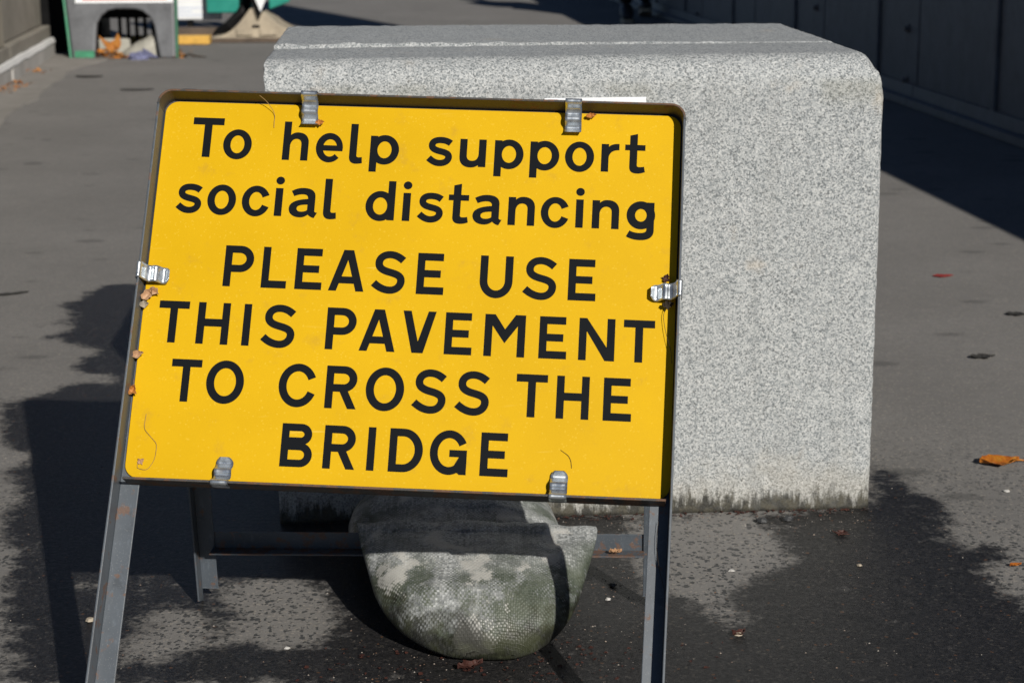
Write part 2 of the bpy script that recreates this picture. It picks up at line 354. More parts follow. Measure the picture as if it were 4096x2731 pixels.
M_LUMP = make_concrete('pale_rubble', (.26, .25, .215), (.43, .42, .37), 12, .5)
M_RAG = simple('blue_cloth', (.15, .16, .27), .85, var=.3, scale=30, bump=.3)
M_LORANGE = make_leaf('orange_leaf', [(.17, .045, .008), (.36, .105, .008), (.42, .20, .02)], 90)
M_LRED = make_leaf('red_leaf', [(.22, .022, .02), (.36, .05, .04)], 30)
M_LDRY = make_leaf('dry_leaf', [(.22, .115, .055), (.42, .25, .14), (.50, .34, .22)], 60)
M_LDARK = make_leaf('dark_leaf', [(.022, .022, .021), (.05, .048, .044)], 40)
M_LWET = make_leaf('wet_red_leaf', [(.03, .010, .008), (.075, .028, .02)], 60)
M_LITTER = make_leaf('leaf_litter', [(.16, .05, .010), (.42, .16, .03), (.48, .25, .07)], 14)
M_STRAW = simple('straw', (.30, .19, .07), .7, var=.3, scale=60)
M_DKTWIG = simple('dark_twig', (.035, .024, .014), .8, var=.3, scale=60)
M_PEB = simple('pebble', (.36, .31, .24), .7, var=.3, scale=40, bump=.2)
M_PEBD = simple('dark_pebble', (.035, .037, .04), .6, var=.3, scale=60, bump=.3)
M_PEBW = simple('white_chip', (.46, .45, .43), .6, var=.1, scale=60)
M_TROUS = simple('black_trousers', (.012, .012, .014), .85, var=.2, scale=30)
M_SKIN = simple('skin', (.46, .22, .15), .5, var=.08, scale=20)
M_SHOE = simple('dark_shoe', (.03, .028, .028), .5, var=.2, scale=30)
M_SOLE = simple('tan_sole', (.52, .43, .30), .7, var=.15, scale=30)
M_HAIR = simple('hair', (.03, .018, .01), .6, var=.3, scale=80)
M_JACK = simple('navy_jacket', (.02, .025, .045), .8, var=.2, scale=20)

# ------------------------------------------------------------------ ground with its damp patches
K = PW / 2352.0
def q7(pts): return [(x * .5952, 1800 + y * .5952) for x, y in pts]
def q1(pts): return [(2500 + x * .6786, 1700 + y * .6786) for x, y in pts]
def q5(pts): return [(x * .5102, 1000 + y * .5102) for x, y in pts]
def q8(pts): return [(1300 + x * .5952, 1850 + y * .5952) for x, y in pts]
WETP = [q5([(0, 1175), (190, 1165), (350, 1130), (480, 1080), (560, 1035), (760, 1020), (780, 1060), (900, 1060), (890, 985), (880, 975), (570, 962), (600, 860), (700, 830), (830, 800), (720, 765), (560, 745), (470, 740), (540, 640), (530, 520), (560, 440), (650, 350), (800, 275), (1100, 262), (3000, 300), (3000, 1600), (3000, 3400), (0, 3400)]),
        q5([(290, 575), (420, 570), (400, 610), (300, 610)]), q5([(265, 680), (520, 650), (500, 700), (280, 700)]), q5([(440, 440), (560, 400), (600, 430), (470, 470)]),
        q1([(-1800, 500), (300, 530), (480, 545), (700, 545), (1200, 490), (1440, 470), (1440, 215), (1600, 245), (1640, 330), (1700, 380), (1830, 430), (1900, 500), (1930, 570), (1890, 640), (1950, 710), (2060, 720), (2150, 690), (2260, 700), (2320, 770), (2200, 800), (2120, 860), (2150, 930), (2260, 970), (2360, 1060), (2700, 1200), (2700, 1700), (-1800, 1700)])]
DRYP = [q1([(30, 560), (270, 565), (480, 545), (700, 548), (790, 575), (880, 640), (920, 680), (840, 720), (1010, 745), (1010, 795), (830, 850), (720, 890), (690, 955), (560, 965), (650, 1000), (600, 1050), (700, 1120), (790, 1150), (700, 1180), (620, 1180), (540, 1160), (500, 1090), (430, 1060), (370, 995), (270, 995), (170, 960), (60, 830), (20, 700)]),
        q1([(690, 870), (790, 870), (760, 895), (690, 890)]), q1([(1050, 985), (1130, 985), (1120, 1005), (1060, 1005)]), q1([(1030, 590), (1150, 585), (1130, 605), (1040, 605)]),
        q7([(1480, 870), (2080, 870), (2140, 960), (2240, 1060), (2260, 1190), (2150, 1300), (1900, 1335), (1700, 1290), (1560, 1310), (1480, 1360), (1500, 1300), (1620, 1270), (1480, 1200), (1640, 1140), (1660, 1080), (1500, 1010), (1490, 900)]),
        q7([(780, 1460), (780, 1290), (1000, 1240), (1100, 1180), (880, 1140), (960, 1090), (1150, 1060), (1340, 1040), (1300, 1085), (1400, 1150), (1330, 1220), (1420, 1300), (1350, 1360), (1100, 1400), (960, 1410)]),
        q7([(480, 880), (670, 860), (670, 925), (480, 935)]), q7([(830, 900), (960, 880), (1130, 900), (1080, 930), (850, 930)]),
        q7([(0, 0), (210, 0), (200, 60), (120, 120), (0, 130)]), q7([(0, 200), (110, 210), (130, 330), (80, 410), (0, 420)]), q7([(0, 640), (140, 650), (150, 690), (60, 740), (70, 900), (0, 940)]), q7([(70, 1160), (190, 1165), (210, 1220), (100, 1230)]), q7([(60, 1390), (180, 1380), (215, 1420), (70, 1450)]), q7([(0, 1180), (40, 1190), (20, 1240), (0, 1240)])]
def inpoly(P, poly):
    x, y = P[:, 0], P[:, 1]; r = np.zeros(len(P), bool); n = len(poly); j = n - 1
    for i in range(n):
        xi, yi = poly[i]; xj, yj = poly[j]
        if yi != yj:
            cnd = ((yi > y) != (yj > y)) & (x < (xj - xi) * (y - yi) / (yj - yi) + xi); r ^= cnd
        j = i
    return r
fx = np.arange(-1.30, 1.301, .01); fy = np.arange(1.45, 5.21, .0115)
xs = np.concatenate([[-300, -80, -25, -9, -5, -3, -2, -1.6], fx, [1.6, 2, 3, 5, 9, 25, 80, 300]])
ys = np.concatenate([[-200, -60, -15, -4, 0, 1.0], fy, [5.6, 6.3, 7.2, 8.5, 10, 12, 15, 20, 30, 60, 150, 500]])
gx, gy = np.meshgrid(xs, ys); nx, ny = len(xs), len(ys)
GV = np.stack([gx.ravel(), gy.ravel(), np.zeros(nx * ny)], 1)
idx = np.arange(nx * ny).reshape(ny, nx)
GF = np.stack([idx[:-1, :-1], idx[:-1, 1:], idx[1:, 1:], idx[1:, :-1]], -1).reshape(-1, 4)
ground = mk('tarmac_pavement', GV, GF.tolist(), M_TAR, org=(0, 0, 0)); tag(ground, kind='structure')
ground['label'] = 'grey tarmac footway with dark damp patches'
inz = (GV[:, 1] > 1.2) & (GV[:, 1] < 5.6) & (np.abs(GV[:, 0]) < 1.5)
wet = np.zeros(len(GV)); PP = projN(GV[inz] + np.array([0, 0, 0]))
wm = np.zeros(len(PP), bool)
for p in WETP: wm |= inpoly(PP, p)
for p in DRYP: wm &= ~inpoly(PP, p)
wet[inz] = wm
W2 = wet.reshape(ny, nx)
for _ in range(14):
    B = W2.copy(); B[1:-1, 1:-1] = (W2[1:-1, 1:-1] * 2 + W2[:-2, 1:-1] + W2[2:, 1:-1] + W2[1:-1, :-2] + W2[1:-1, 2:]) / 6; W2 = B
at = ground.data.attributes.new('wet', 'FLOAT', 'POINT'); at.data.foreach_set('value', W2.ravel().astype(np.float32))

UD = np.array([-.0985, .99514, 0.0]); ND = np.array([.99514, .0985, 0.0])   # along / across the bridge footway
def along(P, s, d=0.0, z=0.0): return np.array(P) + UD * s + ND * d + np.array([0, 0, z])

# concrete strip at the foot of the left wall, ragged edge
LW0 = np.array([-2.486, 9.957, 0.0])
V = []; F = []; n = 46
for i in range(n):
    s = -8 + 9.2 * i / (n - 1)
    off = .215 + .04 * mnoise.noise((s * 1.3, 2.1, 0)) + .03 * mnoise.noise((s * 6, 5.1, 0))
    if s > 0.3: off += .10 * min(1, (s - .3) / .5)
    for d, z in ((-.12, .006), (off, .006), (off + .006, -.01)): V.append(along(LW0, s, d, z))
for i in range(n - 1):
    a = i * 3; F += [(a, a + 3, a + 4, a + 1), (a + 1, a + 4, a + 5, a + 2)]
st = mk('paving_strip', V, F, M_STRIP); tag(st, kind='structure'); st['label'] = 'pale concrete strip along the foot of the stone parapet'

# ------------------------------------------------------------------ left stone parapet
lw = empty('parapet_wall', tuple(along(LW0, -3.5)), 'weathered brown stone parapet wall with a peeling white painted line', 'wall')
def lbox(s0, s1, d0, d1, z0, z1): return MB().box(s0, s1, d0, d1, z0, z1, lambda p: along(LW0, p[0], p[1], p[2]))
E0 = 1.18
SEG = [(-8.0, -5.2), (-5.19, -2.4), (-2.39, -.42), (-.41, E0)]
for i, (a, b) in enumerate(SEG):
    bevel(lbox(a, b, -.36, -.06 + (.0 if i % 2 else .035), .175, 1.02).make('wall_panel', M_WALL if i % 2 else M_WALL2, lw), .008)
for a, b in [(-8.0, -4.1), (-4.09, -.30), (-.29, E0 + .03)]:
    bevel(lbox(a, b, -.40, -.018, .105, .173).make('plinth_stone', M_WALL, lw), .006)
V = []; F = []; n = 70
for i in range(n):
    s = -8 + (8 + E0 + .05) * i / (n - 1); t = .012 * mnoise.noise((s * 9, 0, 0)) + .006 * mnoise.noise((s * 31, 3, 0))
    for d, z in ((-.02, .104 + max(0, t)), (-.002 + .004 * mnoise.noise((s * 14, 1, 0)), .102 + max(0, t)), (.006, .078 + t), (-.02, .074 + t)): V.append(along(LW0, s, d, z))
for i in range(n - 1):
    for k in range(3): F.append((i * 4 + k, i * 4 + k + 1, (i + 1) * 4 + k + 1, (i + 1) * 4 + k))
mk('painted_line', V, F, M_PAINT, lw)
for a, b in [(-8.0, -6.0), (-5.98, -3.4), (-3.38, -1.2), (-1.18, -.42), (-.36, E0 + .05)]:
    bevel(lbox(a, b, -.40, -.004 + .006 * (int(a * 10) % 2), -.02, .082).make('base_stone', M_BASEST, lw), .012)
lbox(-8.0, E0 + .0, -.38, -.03, -.02, .10).make('core', M_DKTWIG, lw)
bevel(lbox(-8.0, E0 + .02, -.42, .02, 1.021, 1.15).make('coping', M_WALL2, lw), .02)

# ------------------------------------------------------------------ charcoal steel parapet on the right
HP = np.array([1.656, 8.49, 0.0])
hp = empty('steel_parapet', tuple(along(HP, 0)), 'charcoal steel panel parapet in shade along the right side', 'parapet')
def hbox(s0, s1, d0, d1, z0, z1): return MB().box(s0, s1, d0, d1, z0, z1, lambda p: along(HP, p[0], p[1], p[2]))
JS = [-.314 + 1.542 * k for k in range(-7, 18)]
for a, b in zip(JS[:-1], JS[1:]):
    bevel(hbox(a + .009, b - .009, .028, .06, .086, 1.17).make('panel', M_PANEL, hp), .004)
    hbox(a - .02, a + .02, .045, .075, .0, 1.17).make('joint_cover', M_BLACKST, hp)
    # folded rib, kick plate and its lip
    bevel(hbox(a + .56, a + .60, .012, .0285, .086, 1.165).make('rib', M_PANEL, hp), .005)
    mb = MB(); mb.extrude([(.030, .0885), (.012, .090), (.008, .042), (-.016, .034), (-.018, .004), (.03, .002)], lambda p, q, d: along(HP, d, p, q), a + .004, b - .004)
    mb.make('kick_plate', M_KICK, hp)
    for z in (.317, .62, .95, .078 + .02):
        mb = MB(); c0 = along(HP, a + .145, .0, z)
        mb.tube([along(HP, a + .145, .03, z), along(HP, a + .145, .022, z), along(HP, a + .145, .0205, z), along(HP, a + .145, .010, z), along(HP, a + .145, .006, z)], [.02, .02, .013, .0125, .006], 8)
        mb.make('bolt', M_BOLT, hp)
bevel(hbox(JS[0], JS[-1], .0, .12, 1.171, 1.215).make('top_rail', M_PANEL, hp), .01)
# tall pier on that parapet (above the picture); its shadow falls across the far footway
pr = empty('stone_pier', tuple(along(HP, -2.9, .24)), 'tall stone pier standing behind the charcoal parapet', 'pier')
bevel(hbox(-3.7, -2.1, .13, .35, 0, 6.0).make('shaft', M_PIER, pr), .03)
bevel(hbox(-3.72, -2.08, .125, .37, 6.001, 6.15).make('cap', M_PIER, pr), .03)

# ------------------------------------------------------------------ granite block
BL = np.array([-.342, 2.701, 0.0]); BD = np.array([.99823, .0595, 0.0]); BN = np.array([-.0595, .99823, 0.0])
BWID, BDEP, BHT = .876, .640, .672
def make_block():
    xs_ = np.unique(np.concatenate([np.array([0, .001, .0022, .0035, .005, .008]), np.linspace(.012, .06, 8), np.linspace(.06, BWID - .06, 64), np.linspace(BWID - .06, BWID, 10)]))
    STEP = .232
    ys_ = np.unique(np.concatenate([np.array([.001, .0022, .0035]), np.linspace(0, .06, 10), np.linspace(.06, STEP - .004, 14), [STEP - .0012, STEP, STEP + .004], np.linspace(STEP + .01, BDEP - .04, 26), np.linspace(BDEP - .04, BDEP, 6)]))
    zs_ = np.unique(np.concatenate([np.linspace(0, .02, 4), np.linspace(.02, BHT - .07, 48), np.linspace(BHT - .07, BHT - .008, 13), BHT - np.array([.005, .0035, .0022, .001, 0])]))
    vid = {}; V = []
    def gv(i, j, k):
        key = (i, j, k)
        if key not in vid: vid[key] = len(V); V.append((xs_[i], ys_[j], zs_[k]))
        return vid[key]
    F = []; X, Y, Z = len(xs_) - 1, len(ys_) - 1, len(zs_) - 1
    for i in range(X):
        for k in range(Z):
            F.append((gv(i, 0, k), gv(i + 1, 0, k), gv(i + 1, 0, k + 1), gv(i, 0, k + 1)))
            F.append((gv(i + 1, Y, k), gv(i, Y, k), gv(i, Y, k + 1), gv(i + 1, Y, k + 1)))
        for j in range(Y):
            F.append((gv(i, j, Z), gv(i + 1, j, Z), gv(i + 1, j + 1, Z), gv(i, j + 1, Z)))
            F.append((gv(i, j + 1, 0), gv(i + 1, j + 1, 0), gv(i + 1, j, 0), gv(i, j, 0)))
    for j in range(Y):
        for k in range(Z):
            F.append((gv(0, j + 1, k), gv(0, j, k), gv(0, j, k + 1), gv(0, j + 1, k + 1)))
            F.append((gv(X, j, k), gv(X, j + 1, k), gv(X, j + 1, k + 1), gv(X, j, k + 1)))
    P = np.array(V); O = P.copy()
    def rnd(a, b, r):          # distances a,b to two faces -> rounded (a,b)
        m_ = (a < r) & (b < r)
        da, db = r - a, r - b; L = np.sqrt(da ** 2 + db ** 2) + 1e-9; mx = np.maximum(da, db)
        s = np.where(m_, mx / L, 1.0)
        return np.where(m_, r - da * s, a), np.where(m_, r - db * s, b)
    a, b = rnd(P[:, 1], BHT - P[:, 2], .046); P[:, 1] = a; P[:, 2] = BHT - b                      # bullnose
    a, b = rnd((BWID - P[:, 0]) * 2.3, BHT - P[:, 2], .072); P[:, 0] = BWID - a / 2.3; P[:, 2] = BHT - b
    a, b = rnd(P[:, 0], BHT - P[:, 2], .005); P[:, 0] = a; P[:, 2] = BHT - b
    a, b = rnd(BWID - P[:, 0], P[:, 1], .012); P[:, 0] = BWID - a; P[:, 1] = b
    a, b = rnd(P[:, 0], P[:, 1], .004); P[:, 0] = a; P[:, 1] = b
    a, b = rnd(BDEP - P[:, 1], BHT - P[:, 2], .006); P[:, 1] = BDEP - a; P[:, 2] = BHT - b
    up = (O[:, 1] >= STEP - 1e-6) & (O[:, 2] > BHT - 1e-6)
    fade = np.clip(1.15 - O[:, 0] / BWID, .12, 1)
    P[up, 2] += ((.0056 + .0026 * np.sin(O[:, 0] * 41) * np.sin(O[:, 0] * 97) * np.exp(-np.clip(O[:, 1] - STEP, 0, 1) / .006)) * fade)[up]
    for i in range(len(P)):
        p = Vector(O[i])
        e = min(O[i][0], BWID - O[i][0]) < .02, O[i][1] < .02 or BDEP - O[i][1] < .02, BHT - O[i][2] < .02
        edge = sum(e) >= 2
        am = .0013 if edge else .0007
        nv = mnoise.noise_vector(p * 75) * am + mnoise.noise_vector(p * 9) * .0008
        if O[i][2] < .004: nv.z = 0
        if up[i] and O[i][1] < STEP + .002: nv.y += .004 * mnoise.noise(p * 60)
        P[i] += np.array(nv)
    Wd = BL + P[:, :1] * BD + P[:, 1:2] * BN + P[:, 2:] * np.array([0, 0, 1.0])
    o = mk('granite_block', Wd, F, M_GRAN, org=BL + BD * BWID / 2 + BN * BDEP / 2 - np.array([0, 0, 0]), smooth=True)
    return tag(o, 'large speckled grey granite block with rounded top edge behind the yellow sign', 'stone block')
make_block()
def onblk(s, d, z): return BL + BD * s + BN * d + np.array([0, 0, z])
npq = empty('notice_plaque', tuple(onblk(.462, -.002, .50)), 'white notice plaque on the granite block, mostly hidden behind the yellow sign', 'plaque')
bp = MB().box(.390, .534, -.0072, -.0012, .505, .6165, lambda p: onblk(*p)); bevel(bp.make('plate', M_WHITE, npq), .001)
pl = [(.3925 + .0, .6125), (.396, .6150), (.409, .6145), (.4125, .610), (.410, .600), (.393, .600)]
MB().add([onblk(a, -.0076, b) for a, b in pl], [tuple(range(len(pl)))]).make('red_emblem', M_PINK, npq)
for sx_, hh in ((.437, .6145), (.475, .6115), (.486, .6090), (.497, .6095), (.509, .6085), (.526, .6090)):
    MB().box(sx_, sx_ + .0013, -.0078, -.0073, .596, hh, lambda p: onblk(*p)).make('lettering', M_MARK, npq)

# ------------------------------------------------------------------ the yellow sign on its folding frame
def rotv(wv):
    th = np.linalg.norm(wv); k = wv / th; KK = np.array([[0, -k[2], k[1]], [k[2], 0, -k[0]], [-k[1], k[0], 0]])
    return np.eye(3) + math.sin(th) * KK + (1 - math.cos(th)) * KK @ KK
SR = rotv(np.array([-.5270, .0470, -.0620])); ST = np.array([-.402, 2.268, .6635])
def S(x, u, d):       # millimetres on the plate: x right, u up from the top edge, d towards the viewer
    return ST + SR @ (np.array([x, -d, u]) * .001)
sg = empty('road_sign', (float(S(300, -760, 0)[0]), float(S(300, -760, 0)[1]), 0.0), 'yellow social distancing notice sign clipped in a folding grey steel frame', 'sign')
LEGB = {0: -764.0, 1: -744.0}
def legshift(u): return -6.0 * max(0, (-u - 300)) / 460.0
def langle(name, xo, sgn, ub):
    """angle-iron leg: forward flange at outer edge, face flange behind the plate"""
    mb = MB(); us = [-13, -200, -452, -600, ub]
    for pts in ([(0, -6), (0, 25), (2.6 * sgn, 25), (2.6 * sgn, -6)], [(2.6 * sgn, -6), (2.6 * sgn, -3.4), (24 * sgn, -3.4), (24 * sgn, -6)]):
        V = []; F = []
        for u in us:
            for a, d in pts: V.append(S(xo + a + legshift(u), u, d))
        for i in range(len(us) - 1):
            for k in range(4): F.append((i * 4 + k, i * 4 + (k + 1) % 4, i * 4 + 4 + (k + 1) % 4, i * 4 + 4 + k))
        F += [(0, 1, 2, 3), tuple(len(us) * 4 - 4 + k for k in (3, 2, 1, 0))]
        mb.add(V, F)
    o = mb.make(name, M_FRAME, sg); bevel(o, .0007, 2); return o
XL, XR = -4.0, 605.0
langle('front_leg', XL, 1, LEGB[0]); langle('front_leg', XR, -1, LEGB[1])
# top rail bent round both corners
R0 = 17.0; path = []
for k in range(9): t = math.pi - k / 8 * math.pi / 2; path.append((XL + R0 + R0 * math.cos(t), 5 - R0 + R0 * math.sin(t), math.cos(t), math.sin(t)))
for k in range(9): t = math.pi / 2 - k / 8 * math.pi / 2; path.append((XR - R0 + R0 * math.cos(t), 5 - R0 + R0 * math.sin(t), math.cos(t), math.sin(t)))
path = [(XL, -14.5, -1, 0)] + path + [(XR, -14.5, 1, 0)]
V = []; F = []
prof = [(0, -6), (0, 24.4), (-.5, 25), (-2.1, 25), (-2.6, 24.4), (-2.6, -3.4), (-9, -3.4), (-9, -6)]
for x, u, cx_, cu in path:
    for r, d in prof: V.append(S(x + cx_ * r, u + cu * r, d))
n = len(prof)
for i in range(len(path) - 1):
    for k in range(n): F.append((i * n + k, i * n + (k + 1) % n, (i + 1) * n + (k + 1) % n, (i + 1) * n + k))
F += [tuple(range(n)), tuple(range(len(path) * n - n, len(path) * n))[::-1]]
tr = mk('top_rail', V, F, M_RIM, sg)
MB().add([S(x, 5.12, d) for x, d in ((24, 25), (40, 25.2), (44, 20), (39, 16), (27, 18))], [(0, 1, 2, 3, 4)]).make('paint_mark', simple('blue_paint', (.05, .16, .32), .6, var=.2, scale=200), tr)
mb = MB(); mb.box(XL + 9, XR - 9, -457.4, -454.6, -3.2, 23, lambda p: S(p[0], p[1] + .4 * math.sin(p[0] / 90), p[2])); mb.box(XL + 21, XR - 21, -457.4, -434, -6.0, -3.4, lambda p: S(*p))
bevel(mb.make('bottom_rail', M_RIM, sg), .0007)
# plate with rounded corners
def rrect(x0, x1, u0, u1, r, n=7):
    P = []
    for cx_, cu, a0 in ((x1 - r, u1 - r, 0), (x0 + r, u1 - r, 90), (x0 + r, u0 + r, 180), (x1 - r, u0 + r, 270)):
        for k in range(n + 1): t = math.radians(a0 + 90 * k / n); P.append((cx_ + r * math.cos(t), cu + r * math.sin(t)))
    return P
mb = MB(); mb.extrude(rrect(.5, 600.5, -450.5, 0, 15), lambda a, b, d: S(a, b, d), -3.0, 0.0)
plate = bevel(mb.make('sign_plate', M_YEL, sg), .0003, 1)

# ---- lettering: glyphs drawn in millimetres (origin = left edge on the baseline)
def bez(p0, p1, p2, p3, n=9): return [tuple((1 - t) ** 3 * a + 3 * (1 - t) ** 2 * t * b + 3 * (1 - t) * t * t * c + t ** 3 * d for a, b, c, d in zip(p0, p1, p2, p3)) for t in np.linspace(0, 1, n)]
def pathp(start, *segs, n=9):
    P = [start]
    for s in segs:
        if len(s) == 1: P += [tuple(np.array(P[-1]) + (np.array(s[0]) - np.array(P[-1])) * t) for t in np.linspace(0, 1, n)[1:]]
        else: P += bez(P[-1], *s, n=n)[1:]
    return P
def ell(cx_, cy_, rx, ry, a0, a1, n=44): return [(cx_ + rx * math.cos(math.radians(t)), cy_ + ry * math.sin(math.radians(t))) for t in np.linspace(a0, a1, n)]
def band(A, B): return ('band', A, B)
def rect(x0, y0, x1, y1): return ('poly', [(x0, y0), (x1, y0), (x1, y1), (x0, y1)])
def poly(*p): return ('poly', list(p))
def ribbon(P, w_):
    P = np.array(P); d = np.gradient(P, axis=0); d /= np.linalg.norm(d, axis=1)[:, None]; nn = np.stack([-d[:, 1], d[:, 0]], 1)
    return band([tuple(p) for p in P + nn * w_ / 2], [tuple(p) for p in P - nn * w_ / 2])
CH = 49.2
def bowl(y1, y0, x0, xr, t, n=16):   # half bowl opening to the left: outer y0..y1, right xr, stroke t
    cy_ = (y0 + y1) / 2; ry = (y1 - y0) / 2; xs0 = xr - ry * .98
    A = [(x0, y1)] + ell(xs0, cy_, xr - xs0, ry, 90, -90, n) + [(x0, y0)]
    ri = ry - t; B = [(x0, y1 - t)] + ell(xs0 - .8, cy_, xr - 8.8 - xs0 + .8, ri, 90, -90, n) + [(x0, y0 + t)]
    return band(A, B)
st_ = lambda h=CH: rect(0, 0, 8.6, h)
ring = lambda cx_, cy_, rx, ry, ix, iy, a0=0, a1=360: band(ell(cx_, cy_, rx, ry, a0, a1, 56), ell(cx_, cy_, ix, iy, a0, a1, 56))
